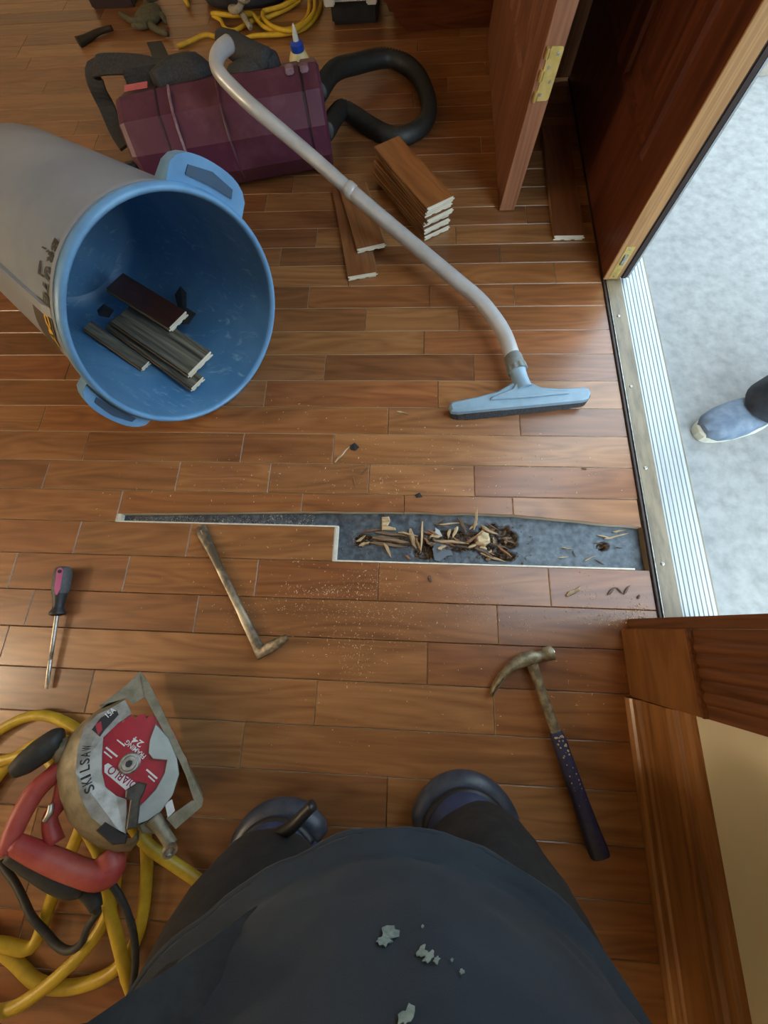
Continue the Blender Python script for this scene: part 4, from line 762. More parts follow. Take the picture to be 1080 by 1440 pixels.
# ------------------------------------------------------------------ backpack vacuum
MT['maroon'] = M('scuffed_maroon_plastic', (0.085, 0.020, 0.044), 0.42, c2=(0.16, 0.062, 0.092), scale=11, lo=0.5, hi=0.78, bumps=0.06)
MT['maroon_light'] = M('scratched_edge', (0.30, 0.18, 0.21), 0.5, c2=(0.15, 0.05, 0.08), scale=30)
MT['hose_black'] = M('black_ribbed_hose', (0.020, 0.021, 0.020), 0.5, c2=(0.034, 0.035, 0.032), scale=60)
VA = Vector((-0.850, 1.395, 0.117)); VB = Vector((-0.272, 1.515, 0.117))
VX, VY, VZ = frame(VB - VA); VL = (VB-VA).length
vac = thing('backpack_vacuum', 'maroon backpack vacuum lying on its side with black harness', 'vacuum cleaner', ((VA+VB)[0]/2, (VA+VB)[1]/2, 0))
def vring(t, k=1.0, n=10, dz=0.0):
    out = []
    for j in range(n):
        a = 2*math.pi*(j+0.5)/n; cx, sy = math.cos(a), math.sin(a)
        out.append(VA + VX*t + VY*cx*0.124*k + VZ*(sy*0.1165*k + dz))
    return out
def vbody(name, ts, mat):
    q = MB(); q.loft([vring(t, k) for t, k in ts]); return q.build(name, mat, vac)
vbody('end_cap', [(0.0, 0.80), (0.008, 0.92), (0.022, 0.97), (VL*0.205, 1.0), (VL*0.205+0.002, 0.985)], 'maroon')
vbody('seam_band', [(VL*0.2, 0.985), (VL*0.215, 0.985)], 'badge')
vbody('main_tank', [(VL*0.215, 0.975), (VL*0.22, 1.0), (VL*0.5, 1.02), (VL*0.90, 1.0), (VL*0.903, 0.985)], 'maroon')
vbody('lid_gap', [(VL*0.90, 0.975), (VL*0.915, 0.975)], 'badge')
vbody('top_lid', [(VL*0.912, 0.985), (VL*0.917, 1.015), (VL*0.985, 1.01), (VL*0.998, 0.95), (VL, 0.90)], 'maroon')
q = MB(); q.box((VL*0.16, -0.02, 0.1115), (VL*0.165, 0.0, 0.1125), ax=(VX, VY, VZ), o=VA)
def vp(a, b, c): return VA + VX*a + VY*b + VZ*c
MT['pinkred'] = M('pink_red_label', (0.60, 0.12, 0.14), 0.5)
q = MB(); q.prism([vp(0.040, 0.012, 0.1165), vp(0.105, 0.012, 0.1165), vp(0.105, 0.038, 0.1165), vp(0.040, 0.038, 0.1165)], VZ*0.002); q.build('warning_label', 'pinkred', vac)
for (a, b_, ang) in ((0.165, 0.004, 0), (0.30, 0.010, 0)):
    q = MB(); pts = [VA + VX*(VL*a/0.59) + VY*math.cos(t)*0.1235 + VZ*math.sin(t)*0.1185 for t in [math.radians(x_) for x_ in (90, 108, 126, 144, 162, 180, 198, 216)]]
    q.tube(pts, 0.004, 6, smooth=1); q.build('edge_bead', 'maroon_light' if a < 0.2 else 'maroon', vac)
for a, dz in ((VL*0.86, 0), (VL*0.93, 0)):
    q = MB(); q.box((a-0.012, -0.030, 0.110), (a+0.012, -0.002, 0.124), ax=(VX, VY, VZ), o=VA, ch=0.003); q.build('latch', 'maroon_light', vac)
# back frame and harness on the far/top side
q = MB(); q.box((0.03, 0.085, 0.035), (0.17, 0.135, 0.125), ax=(VX, VY, VZ), o=VA, ch=0.012); q.build('back_plate', 'strap', vac)
q = MB(); q.tube([(-0.7349, 1.4607, 0.22), (-0.6843, 1.5031, 0.22), (-0.6223, 1.512, 0.22), (-0.5925, 1.5278, 0.2)], [0.03, 0.042, 0.042, 0.02], 12); q.build('waist_pad', 'strap', vac, smooth=True)
q = MB(); q.tube([(-0.7534, 1.5607, 0.19), (-0.7283, 1.525, 0.19), (-0.7581, 1.5202, 0.19)], [0.02, 0.026, 0.015], 10); q.build('pad_fold', 'strap', vac, smooth=True)
q = MB(); q.tube([(-0.5294, 1.5369, 0.2), (-0.4712, 1.5147, 0.22), (-0.4157, 1.5373, 0.22), (-0.3921, 1.5489, 0.22)], [0.026, 0.030, 0.033, 0.022], 12); q.build('shoulder_pad', 'strap', vac, smooth=True)
q = MB(); q.tube([(-0.5637, 1.6235, 0.24), (-0.5195, 1.5855, 0.24), (-0.4722, 1.5481, 0.24), (-0.4096, 1.5103, 0.24)], [0.024, 0.032, 0.030, 0.026], 12); q.build('shoulder_pad', 'strap', vac, smooth=True)
q = MB(); q.tube([*[Vector(v) for v in [(-0.7685, 1.5878, 0.2), (-0.8302, 1.6133, 0.2), (-0.9127, 1.6264, 0.2), (-0.9738, 1.6237, 0.2), (-1.009, 1.6431, 0.18), (-1.0204, 1.6304, 0.15), (-1.0266, 1.633, 0.1), (-1.0064, 1.5818, 0.06), (-0.9674, 1.5262, 0.05)]]], 0.01, flat=(0.052, 0.008, (0.2, -0.5, 0.8))); q.build('belt_strap', 'strap', vac)
q = MB(); q.tube([(-0.9157, 1.6518, 0.17), (-0.9006, 1.6081, 0.16), (-0.8857, 1.5648, 0.15), (-0.8621, 1.5634, 0.15)], 0.006, 8); q.build('frame_wire', 'black', vac, smooth=True)
q = MB(); q.tube([(-0.9989, 2.1126, 0.05), (-0.9497, 2.0119, 0.075), (-0.8726, 1.8481, 0.12), (-0.7452, 1.5931, 0.2)], 0.01, flat=(0.055, 0.006, (0.3, -0.4, 0.85))); q.build('loose_strap', 'strap', vac)
q = MB(); q.box((VL*0.0-0.03, -0.115, -0.03), (0.004, -0.09, 0.02), ax=(VX, VY, VZ), o=VA, ch=0.006); q.build('foot', 'black', vac)
def ripple_hose(pts, r, name, parent, pitch=0.010, amp=0.0022):
    pv = [Vector(v) for v in pts]; sp_, _ = spline(pv, [r]*len(pv), 16)
    out = [sp_[0]]; acc = 0; step = pitch/2
    for a, b_ in zip(sp_[:-1], sp_[1:]):
        d = (b_-a).length; pos = 0
        while acc + (d-pos) >= step:
            pos += step-acc; acc = 0; out.append(a + (b_-a)*(pos/d))
        acc += d-pos
    q = MB(); q.tube(out, [r + (amp if i % 2 else -amp) for i in range(len(out))], 14, smooth=1); return q.build(name, 'hose_black', parent, smooth=True)
hs = [vp(VL-0.01, 0.05, 0.03)] + [Vector(v) for v in [(-0.268, 1.7718, 0.1), (-0.2059, 1.8753, 0.07), (-0.0973, 1.9468, 0.05), (-0.0023, 1.9001, 0.035), (0.049, 1.7532, 0.028), (0.0399, 1.6379, 0.026), (-0.0214, 1.5763, 0.026), (-0.0858, 1.5796, 0.026), (-0.1529, 1.6319, 0.027), (-0.2133, 1.6788, 0.035), (-0.2493, 1.6659, 0.05)]] + [vp(VL-0.01, -0.06, -0.01)]
ripple_hose(hs, 0.025, 'hose', vac)
# ------------------------------------------------------------------ vacuum wand with floor tool
MT['wand'] = M('satin_aluminium_tube', (0.56, 0.57, 0.58), 0.36, 0.25, c2=(0.47, 0.47, 0.47), scale=14)
MT['tool_blue'] = M('slate_blue_plastic', (0.22, 0.325, 0.41), 0.42, c2=(0.18, 0.27, 0.345), scale=20)
MT['collar'] = M('grey_collar_plastic', (0.20, 0.22, 0.22), 0.5, c2=(0.14, 0.15, 0.14), scale=40)
MT['bristle'] = M('dark_bristles', (0.018, 0.018, 0.020), 0.85, c2=(0.055, 0.055, 0.062), scale=1, stretch=(600, 600, 30))
wd = thing('vacuum_wand', 'bent silver vacuum wand with a slate blue floor brush leaning over the vacuum', 'vacuum wand', (0.2899, 0.5831, 0))
q = MB(); q.tube([(-0.4751, 1.4117, 0.315), (-0.4884, 1.3706, 0.32), (-0.496, 1.336, 0.315), (-0.4857, 1.3119, 0.305), (-0.4546, 1.2908, 0.285), (-0.4046, 1.2602, 0.26), (-0.2883, 1.2197, 0.19), (-0.1617, 1.1453, 0.132)], 0.0172, 16); q.build('upper_tube', 'wand', wd, smooth=True)
q = MB(); q.tube([(-0.1753, 1.1531, 0.138), (-0.0357, 1.0483, 0.095), (0.1218, 0.9089, 0.066), (0.1823, 0.8508, 0.058), (0.2223, 0.7949, 0.052), (0.2493, 0.737, 0.05), (0.2671, 0.6734, 0.044)], 0.0190, 16); q.build('lower_tube', 'wand', wd, smooth=True)
a = Vector((-0.1791, 1.1556, 0.14)); b_ = Vector((-0.1475, 1.1328, 0.129)); q = MB(); q.lathe([(0.0185, 0), (0.0207, 0.004), (0.0207, 0.022), (0.0185, 0.026)], a, b_-a, 20); q.build('joint_collar', 'wand', wd, smooth=True, sharp=40)
a = Vector((0.2655, 0.6813, 0.045)); b_ = Vector((0.2874, 0.5998, 0.037)); dd = b_-a
q = MB(); q.lathe([(0.0190, 0), (0.0215, 0.008), (0.0225, 0.03), (0.0225, 0.034)], a, dd, 24); q.build('cuff', 'collar', wd, smooth=True, sharp=40)
q = MB(); prof = []; n = 40
aa, u_, w_ = dd.normalized(), None, None; u_ = aa.orthogonal().normalized(); w_ = aa.cross(u_)
rings = [[a + aa*t + (u_*math.cos(2*math.pi*j/n) + w_*math.sin(2*math.pi*j/n))*(r + (0.0012 if (j % 4) < 2 else -0.0008)) for j in range(n)] for t, r in ((0.034, 0.024), (0.048, 0.0245))]
q.loft(rings); q.build('swivel_ring', 'collar', wd)
q = MB(); q.lathe([(0.021, 0.048), (0.0195, 0.052), (0.0195, 0.075), (0.022, 0.100), (0.024, (Vector((0.2909, 0.5853, 0.034)) - a).length)], a, Vector((0.2909, 0.5853, 0.034)) - a, 24); q.build('neck', 'tool_blue', wd, smooth=True, sharp=40)
body_ol = [(0.1045, 0.5352, 0.04), (0.1082, 0.5454, 0.04), (0.1188, 0.5495, 0.04), (0.172, 0.5621, 0.04), (0.2255, 0.5788, 0.04), (0.2547, 0.5976, 0.04), (0.2659, 0.6081, 0.04), (0.303, 0.6081, 0.04), (0.3148, 0.6019, 0.04), (0.3349, 0.5916, 0.04), (0.378, 0.5876, 0.04), (0.4389, 0.5919, 0.04), (0.4505, 0.5878, 0.04), (0.4542, 0.5756, 0.04), (0.4472, 0.5593, 0.04), (0.4348, 0.5552, 0.04), (0.2927, 0.5384, 0.04), (0.127, 0.5192, 0.04), (0.1096, 0.5211, 0.04)]
q = MB(); q.prism([Vector(v) - Vector((0, 0, 0.017)) for v in body_ol], (0, 0, 0.017), ch=0.005); tb = q.build('floor_tool', 'tool_blue', wd)
q = MB(); q.prism([(0.2607, 0.5808, 0.0402), (0.2725, 0.6017, 0.0402), (0.2972, 0.6017, 0.0402), (0.3136, 0.5872, 0.0402), (0.356, 0.575, 0.0402), (0.3992, 0.5752, 0.0402), (0.3986, 0.5691, 0.0402), (0.294, 0.5564, 0.0402), (0.2066, 0.5499, 0.0402), (0.2069, 0.556, 0.0402)], (0, 0, 0.007), ch=0.003); q.build('hump', 'tool_blue', tb)
q = MB(); n = 46; p0_ = Vector((0.1137, 0.5358, 0.023)); p1_ = Vector((0.454, 0.581, 0.023)); Xb, Yb, Zb = frame(p1_-p0_); Lb = (p1_-p0_).length
ring_o = []
for i in range(96):
    t = 2*math.pi*i/96; sx_ = math.copysign(abs(math.cos(t))**0.25, math.cos(t)); sy_ = math.copysign(abs(math.sin(t))**0.6, math.sin(t)); ring_o.append((Lb/2 + sx_*(Lb/2+0.004), sy_*0.020))
rg = random.Random(2)
q.loft([[p0_ + Xb*x_ + Yb*(y_) + Zb*0.001 for x_, y_ in ring_o], [p0_ + Xb*(x_ + rg.uniform(-0.002, 0.002)) + Yb*(y_*1.22 + rg.uniform(-0.001, 0.001)) - Zb*0.0215 for x_, y_ in ring_o]]); q.build('bristles', 'bristle', wd)
# ------------------------------------------------------------------ things at the far end of the room
MT['glue_body'] = M('pale_yellow_plastic', (0.72, 0.62, 0.30), 0.4, c2=(0.66, 0.56, 0.26), scale=10)
MT['cap_blue'] = M('blue_cap', (0.02, 0.07, 0.42), 0.4)
MT['tip'] = M('clear_white_tip', (0.70, 0.69, 0.60), 0.4)
MT['label_navy'] = M('navy_label', (0.03, 0.035, 0.12), 0.5)
gx = Vector((-0.384, 1.80, 0.0)); gl = thing('glue_bottle', 'pale yellow glue bottle with a blue cap standing behind the vacuum', 'bottle', gx)
q = MB(); rings = []
for z, a_, b2 in ((0, 0.028, 0.020), (0.004, 0.033, 0.024), (0.02, 0.034, 0.025), (0.06, 0.031, 0.022), (0.09, 0.034, 0.025), (0.120, 0.034, 0.025), (0.136, 0.026, 0.021), (0.142, 0.017, 0.017)):
    rings.append([gx + Vector((a_*math.cos(2*math.pi*j/24), b2*math.sin(2*math.pi*j/24), z)) for j in range(24)])
q.loft(rings); q.build('bottle_body', 'glue_body', gl, smooth=True, sharp=50)
q = MB(); q.lathe([(0.021, 0.140), (0.021, 0.156), (0.014, 0.162)], gx, (0, 0, 1), 22); q.build('cap', 'cap_blue', gl, smooth=True, sharp=40)
q = MB(); q.lathe([(0.0095, 0.160), (0.0085, 0.176), (0.004, 0.192), (0.003, 0.198)], gx, (0, 0, 1), 14); q.build('spout', 'tip', gl, smooth=True, sharp=40)
for a0, a1 in ((200, 225), (295, 330)):
    q = MB(); rows = []
    for z in (0.03, 0.06, 0.09, 0.110):
        ra, rb2 = (0.0325, 0.0235) if z == 0.06 else (0.0348, 0.0258)
        rows.append([gx + Vector((ra*math.cos(math.radians(a0+(a1-a0)*k/4)), rb2*math.sin(math.radians(a0+(a1-a0)*k/4)), z)) for k in range(5)])
    q.loft(rows, cap=False, closed=False); q.build('label_panel', 'label_navy', gl)
MT['cord_y'] = M('yellow_cord', (0.72, 0.46, 0.025), 0.5, c2=(0.58, 0.36, 0.02), scale=30)
cy = MB(); cy.tube(drape([(-0.9457, 2.1858, 0.007), (-0.8962, 2.217, 0.012), (-0.8418, 2.2587, 0.007), (-0.7772, 2.2246, 0.007), (-0.7131, 2.1862, 0.007), (-0.6558, 2.229, 0.007), (-0.5987, 2.2338, 0.007), (-0.5166, 2.2335, 0.012), (-0.4399, 2.2653, 0.012), (-0.3974, 2.353, 0.007), (-0.3886, 2.4537, 0.007), (-0.421, 2.5516, 0.007), (-0.499, 2.6029, 0.007), (-0.554, 2.5128, 0.014), (-0.5892, 2.3662, 0.016), (-0.6281, 2.3544, 0.018), (-0.6688, 2.3341, 0.012), (-0.7265, 2.2734, 0.007), (-0.7714, 2.2967, 0.007), (-0.7951, 2.3685, 0.007), (-0.7779, 2.4489, 0.007), (-0.7571, 2.4804, 0.01), (-0.6751, 2.3868, 0.015), (-0.6202, 2.2898, 0.016), (-0.5405, 2.2584, 0.018), (-0.4627, 2.2851, 0.02), (-0.4319, 2.3765, 0.018), (-0.4488, 2.4862, 0.016), (-0.5125, 2.5241, 0.016), (-0.5226, 2.4098, 0.02), (-0.5653, 2.3733, 0.02), (-0.6141, 2.3879, 0.02), (-0.6094, 2.3123, 0.022), (-0.5485, 2.2348, 0.02), (-0.4729, 2.2189, 0.02), (-0.4176, 2.2908, 0.02), (-0.4035, 2.3885, 0.02), (-0.4659, 2.5777, 0.007), (-0.6278, 2.6493, 0.007), (-0.8048, 2.5792, 0.007), (-0.9103, 2.4717, 0.007), (-0.9563, 2.4865, 0.007), (-0.9859, 2.5753, 0.007)], 0.0075, 5, [(-0.71, 2.58, 0.275, 0.228)]), 0.0075, 8, smooth=1)
tag(cy.build('extension_cord', 'cord_y', None, smooth=True), 'thin yellow extension cord heaped beside the dark bag', 'cord')
MT['bag'] = M('dark_slate_canvas', (0.030, 0.034, 0.044), 0.8, c2=(0.050, 0.056, 0.070), scale=40, bumps=0.3)
bgx = Vector((-0.71, 2.58, 0)); bag = thing('tool_bag', 'dark slate canvas bag on the floor behind the yellow cord', 'bag', bgx)
q = MB(); rings = []
for z, kx, ky in ((0.0, 0.86, 0.8), (0.02, 0.98, 0.95), (0.07, 1.0, 1.0), (0.13, 0.93, 0.9), (0.17, 0.75, 0.65), (0.185, 0.4, 0.3)):
    rings.append([bgx + Vector((0.20*kx*math.copysign(abs(math.cos(t))**0.7, math.cos(t)) + 0.01*noise.noise(Vector((t*2, z*20, 0))), 0.17*ky*math.copysign(abs(math.sin(t))**0.7, math.sin(t)), z + 0.006*noise.noise(Vector((t*3, z*9, 2)))*(z > 0))) for t in [2*math.pi*j/40 for j in range(40)]])
q.loft(rings); q.build('bag_body', 'bag', bag, smooth=True)
q = MB(); q.tube([bgx + Vector((-0.12, -0.1, 0.15)), bgx + Vector((-0.08, -0.14, 0.21)), bgx + Vector((0.08, -0.14, 0.21)), bgx + Vector((0.12, -0.1, 0.15))], 0.009, 8); q.build('handle', 'strap', bag, smooth=True)
MT['rope'] = M('cream_cotton_rope', (0.40, 0.36, 0.27), 0.9, c2=(0.28, 0.25, 0.18), scale=160, bumps=0.5)
q = MB(); q.tube(drape([(-0.652, 2.2481, 0.12), (-0.6675, 2.277, 0.08), (-0.7057, 2.3343, 0.05), (-0.7373, 2.3321, 0.03), (-0.7161, 2.2942, 0.025), (-0.6888, 2.2947, 0.035), (-0.6823, 2.3124, 0.05), (-0.6674, 2.3345, 0.045), (-0.6507, 2.3108, 0.035), (-0.6586, 2.2861, 0.028), (-0.6789, 2.2924, 0.03), (-0.682, 2.2966, 0.045), (-0.6833, 2.2947, 0.02), (-0.6772, 2.2905, 0.012)], 0.011, 4, [(-0.71, 2.58, 0.275, 0.228)]), 0.011, 10, smooth=1)
tag(q.build('cotton_rope', 'rope', None, smooth=True), 'knotted cream cotton rope hanging in front of the dark bag', 'rope')
# pale plastic case; the shadow under it is built as a black block
MT['cream_plastic'] = M('cream_plastic', (0.62, 0.60, 0.52), 0.5)
cs = thing('storage_case', 'cream plastic case over a black shadow block near the cabinet foot', 'case', (-0.20, 2.42, 0))
MB().box((-0.33, 2.29, 0.002), (-0.15, 2.57, 0.075), ch=0.008).build('base', 'black', cs)  # black block put where only shade lies under the lid
MB().box((-0.35, 2.24, 0.0755), (-0.135, 2.60, 0.23), ch=0.010).build('lid', 'cream_plastic', cs)
for x_ in (-0.325, -0.165): MB().box((x_-0.02, 2.226, 0.072), (x_+0.02, 2.245, 0.13), ch=0.004).build('latch', 'cream_plastic', cs)
# cabinet with a carved apron
MT['cab'] = wood('dark_red_cabinet_wood', (0.050, 0.011, 0.004), (0.135, 0.036, 0.012), rough=0.3, grain=(3, 40, 40))
cb = thing('wooden_cabinet', 'dark red-brown wooden cabinet with a carved apron standing behind the door leaf', 'cabinet', (0.12, 2.45, 0))
MB().box((-0.10, 2.250, 0.10), (0.42, 2.70, 0.78), ch=0.006).build('carcass', 'cab', cb)
q = MB(); ap = [(-0.13, 0.10), (-0.13, 0.08), (-0.11, 0.072), (-0.10, 0.052), (-0.085, 0.050), (-0.078, 0.034), (-0.06, 0.030), (-0.05, 0.012), (-0.03, 0.001), (0.43, 0.001), (0.43, 0.10)]
q.prism([(x_, 2.232, z_) for x_, z_ in ap], (0, 0.018, 0)); q.build('apron', 'cab', cb)
MB().box((-0.12, 2.225, 0.7805), (0.44, 2.72, 0.81), ch=0.006).build('top', 'cab', cb)
for x0_, x1_ in ((-0.08, 0.15), (0.165, 0.40)):
    dd_ = MB().box((x0_, 2.236, 0.13), (x1_, 2.2495, 0.75), ch=0.004).build('cabinet_door', 'cab', cb)
    MB().lathe([(0.006, 0), (0.006, 0.012), (0.013, 0.018), (0.010, 0.028)], (x0_+0.205 if x0_ < 0.1 else x0_+0.03, 2.2355, 0.45), (0, -1, 0), 14).build('knob', 'brass', dd_, smooth=True)
MB().box((-0.09, 2.40, 0.001), (0.40, 2.69, 0.0995)).build('plinth', 'cab', cb)
# grey glove, dark stick, dark box at the top left
MT['glove'] = M('olive_grey_fabric', (0.115, 0.105, 0.062), 0.9, c2=(0.075, 0.068, 0.040), scale=90, bumps=0.4)
gc = Vector((-1.111, 2.4047, 0)); gv = thing('work_glove', 'olive grey work glove with spread fingers beside the dark box', 'glove', (gc.x, gc.y, 0))
q = MB(); rings = []
for z, k in ((0.001, 0.8), (0.010, 1.0), (0.022, 0.95), (0.030, 0.6)): rings.append([gc + Vector((0.055*k*math.cos(t), 0.072*k*math.sin(t), z)) for t in [2*math.pi*j/20 for j in range(20)]])
q.loft(rings); q.build('palm', 'glove', gv, smooth=True)
for pxs in ([(-1.1221, 2.3994, 0.014), (-1.1595, 2.3619, 0.014), (-1.2138, 2.4027, 0.012), (-1.2397, 2.4255, 0.014)], [(-1.1049, 2.337, 0.014), (-1.1324, 2.3244, 0.014), (-1.1646, 2.3322, 0.014)], [(-1.0841, 2.3252, 0.014), (-1.0384, 2.2818, 0.014), (-0.9978, 2.2588, 0.014)], [(-1.0791, 2.3853, 0.014), (-1.0502, 2.393, 0.014), (-1.029, 2.3505, 0.014)], [(-1.1159, 2.4402, 0.014), (-1.1431, 2.506, 0.014), (-1.0991, 2.534, 0.014)]):
    q = MB(); q.tube(pxs, [0.014] + [0.011]*(len(pxs)-2) + [0.008], 8); q.build('finger', 'glove', gv, smooth=True)
q = MB(); q.tube([(-1.3727, 2.2361, 0.012), (-1.3436, 2.263, 0.012), (-1.3059, 2.3044, 0.012), (-1.2511, 2.3297, 0.012)], [0.018, 0.013, 0.010, 0.008], 10); tag(q.build('dark_stick', M('dark_brown_wood', (0.030, 0.020, 0.010), 0.7), None, smooth=True), 'short dark wooden stick lying on the floor beyond the vacuum', 'stick')
bx_ = thing('dark_box', 'dark maroon box on the floor beside the grey glove', 'box', (-1.30, 2.62, 0))
MB().box((-1.39, 2.50, 0.001), (-1.20, 2.74, 0.10), ch=0.006).build('box_body', M('dark_maroon_card', (0.030, 0.012, 0.016), 0.7), bx_)
MB().box((-1.395, 2.495, 0.1005), (-1.195, 2.745, 0.125), ch=0.004).build('box_lid', M('dark_maroon_lid', (0.036, 0.015, 0.019), 0.7), bx_)
# ------------------------------------------------------------------ the kneeling photographer
MT['skin'] = M('skin', (0.48, 0.28, 0.19), 0.55, c2=(0.43, 0.24, 0.16), scale=30)
MT['hair'] = M('brown_hair', (0.05, 0.03, 0.02), 0.7, scale=80, bumps=0.3)
def shirt_mat():
    m, nt, b = nodes_of('navy_shirt_with_paint_spots')
    tc = nt.nodes.new('ShaderNodeTexCoord'); nz = N(nt, 'ShaderNodeTexNoise', Scale=9.0, Detail=8.0); nt.links.new(tc.outputs['Object'], nz.inputs['Vector'])
    base = ramp(nt, nz.outputs['Fac'], [(0.35, (0.014, 0.022, 0.034)), (0.7, (0.026, 0.037, 0.050))])
    wv = N(nt, 'ShaderNodeTexNoise', Scale=900.0, Detail=2.0); nt.links.new(tc.outputs['Object'], wv.inputs['Vector'])
    nt.links.new(base, b.inputs['Base Color']); b.inputs['Roughness'].default_value = 0.85
    bump(nt, b, wv.outputs['Fac'], 0.35, 0.001)
    b.inputs['Sheen Weight'].default_value = 0.05
    return m
MT['shirt'] = shirt_mat()
MT['trouser'] = M('black_work_trousers', (0.013, 0.013, 0.013), 0.85, c2=(0.022, 0.022, 0.022), scale=60, bumps=0.3)
MT['pad_blue'] = M('navy_knee_pad', (0.030, 0.042, 0.095), 0.5, c2=(0.045, 0.060, 0.13), scale=40)
MT['pad_grey'] = M('grey_knee_pad_shell', (0.055, 0.065, 0.088), 0.4, c2=(0.028, 0.034, 0.055), scale=50)
MT['paint'] = M('dried_mint_paint', (0.26, 0.32, 0.29), 0.8, c2=(0.15, 0.20, 0.19), scale=200)
ph = thing('person', 'kneeling person in a navy shirt and black trousers wearing knee pads', 'person', (-0.04, -0.40, 0))
kR, kL = Vector((0.118, -0.345, 0.075)), Vector((-0.205, -0.405, 0.075))
hR, hL = Vector((0.085, -0.44, 0.47)), Vector((-0.140, -0.45, 0.47))
aR, aL = Vector((0.150, -0.76, 0.06)), Vector((-0.185, -0.82, 0.06))
pel = Vector((-0.025, -0.455, 0.50))
body_j = {'pel': (pel, 0.13, 0.11), 'waist': (Vector((-0.02, -0.44, 0.66)), 0.13, 0.11), 'chest': (Vector((-0.015, -0.42, 0.86)), 0.15, 0.11), 'neck0': (Vector((-0.01, -0.41, 1.00)), 0.06, 0.06), 'neck1': (Vector((-0.01, -0.39, 1.06)), 0.055, 0.055), 'head0': (Vector((-0.01, -0.355, 1.12)), 0.072, 0.078), 'head1': (Vector((-0.01, -0.335, 1.20)), 0.080, 0.092), 'head2': (Vector((-0.01, -0.345, 1.265)), 0.055, 0.062)}
be = [('pel', 'waist'), ('waist', 'chest'), ('chest', 'neck0'), ('neck0', 'neck1'), ('neck1', 'head0'), ('head0', 'head1'), ('head1', 'head2')]
for s_, k_, h_, a_ in ((1, kR, hR, aR), (-1, kL, hL, aL)):
    n_ = 'R' if s_ > 0 else 'L'
    sh_ = Vector((-0.015 + s_*0.185, -0.43, 0.965)); el_ = Vector((-0.015 + s_*0.30, -0.36, 0.80)); wr_ = Vector((s_*0.135, -0.135, 0.905))
    body_j.update({'hip'+n_: (h_, 0.085, 0.085), 'kn'+n_: (k_, 0.055, 0.055), 'cf'+n_: ((k_*0.55 + a_*0.45), 0.05, 0.05), 'an'+n_: (a_, 0.036, 0.036), 'to'+n_: (a_ + Vector((0, -0.12, -0.028)), 0.03, 0.022),
                   'sh'+n_: (sh_, 0.058, 0.058), 'el'+n_: (el_, 0.042, 0.042), 'wr'+n_: (wr_, 0.028, 0.022), 'pa'+n_: (wr_ + Vector((-s_*0.030, 0.062, 0.018)), 0.034, 0.015)})
    be += [('pel', 'hip'+n_), ('hip'+n_, 'kn'+n_), ('kn'+n_, 'cf'+n_), ('cf'+n_, 'an'+n_), ('an'+n_, 'to'+n_), ('chest', 'sh'+n_), ('sh'+n_, 'el'+n_), ('el'+n_, 'wr'+n_), ('wr'+n_, 'pa'+n_)]
    pa = body_j['pa'+n_][0]
    for i_, (dx, dz, l_) in enumerate(((-0.006, 0.026, 0.062), (-0.004, 0.010, 0.070), (-0.004, -0.006, 0.066), (-0.006, -0.022, 0.052))):
        b0 = pa + Vector((dx*s_, 0.030, dz)); b1 = b0 + Vector((-s_*l_*0.35, l_*0.42, 0)); b2 = b1 + Vector((-s_*l_*0.55, -l_*0.02, 0))
        body_j.update({f'f{i_}a'+n_: (b0, 0.0095, 0.009), f'f{i_}b'+n_: (b1, 0.0085, 0.0085), f'f{i_}c'+n_: (b2, 0.007, 0.007)}); be += [('pa'+n_, f'f{i_}a'+n_), (f'f{i_}a'+n_, f'f{i_}b'+n_), (f'f{i_}b'+n_, f'f{i_}c'+n_)]
    t0 = wr_ + Vector((-s_*0.012, 0.030, 0.034)); t1 = t0 + Vector((-s_*0.026, 0.014, 0.022)); t2 = t1 + Vector((-s_*0.026, 0.006, 0.006))
    body_j.update({'ta'+n_: (t0, 0.012, 0.012), 'tb'+n_: (t1, 0.010, 0.010), 'tc'+n_: (t2, 0.008, 0.008)}); be += [('wr'+n_, 'ta'+n_), ('ta'+n_, 'tb'+n_), ('tb'+n_, 'tc'+n_)]
bodyo = skin('body', body_j, be, 'skin', ph, sub=2, root='pel')
hd_ = Vector((-0.01, -0.335, 1.19))
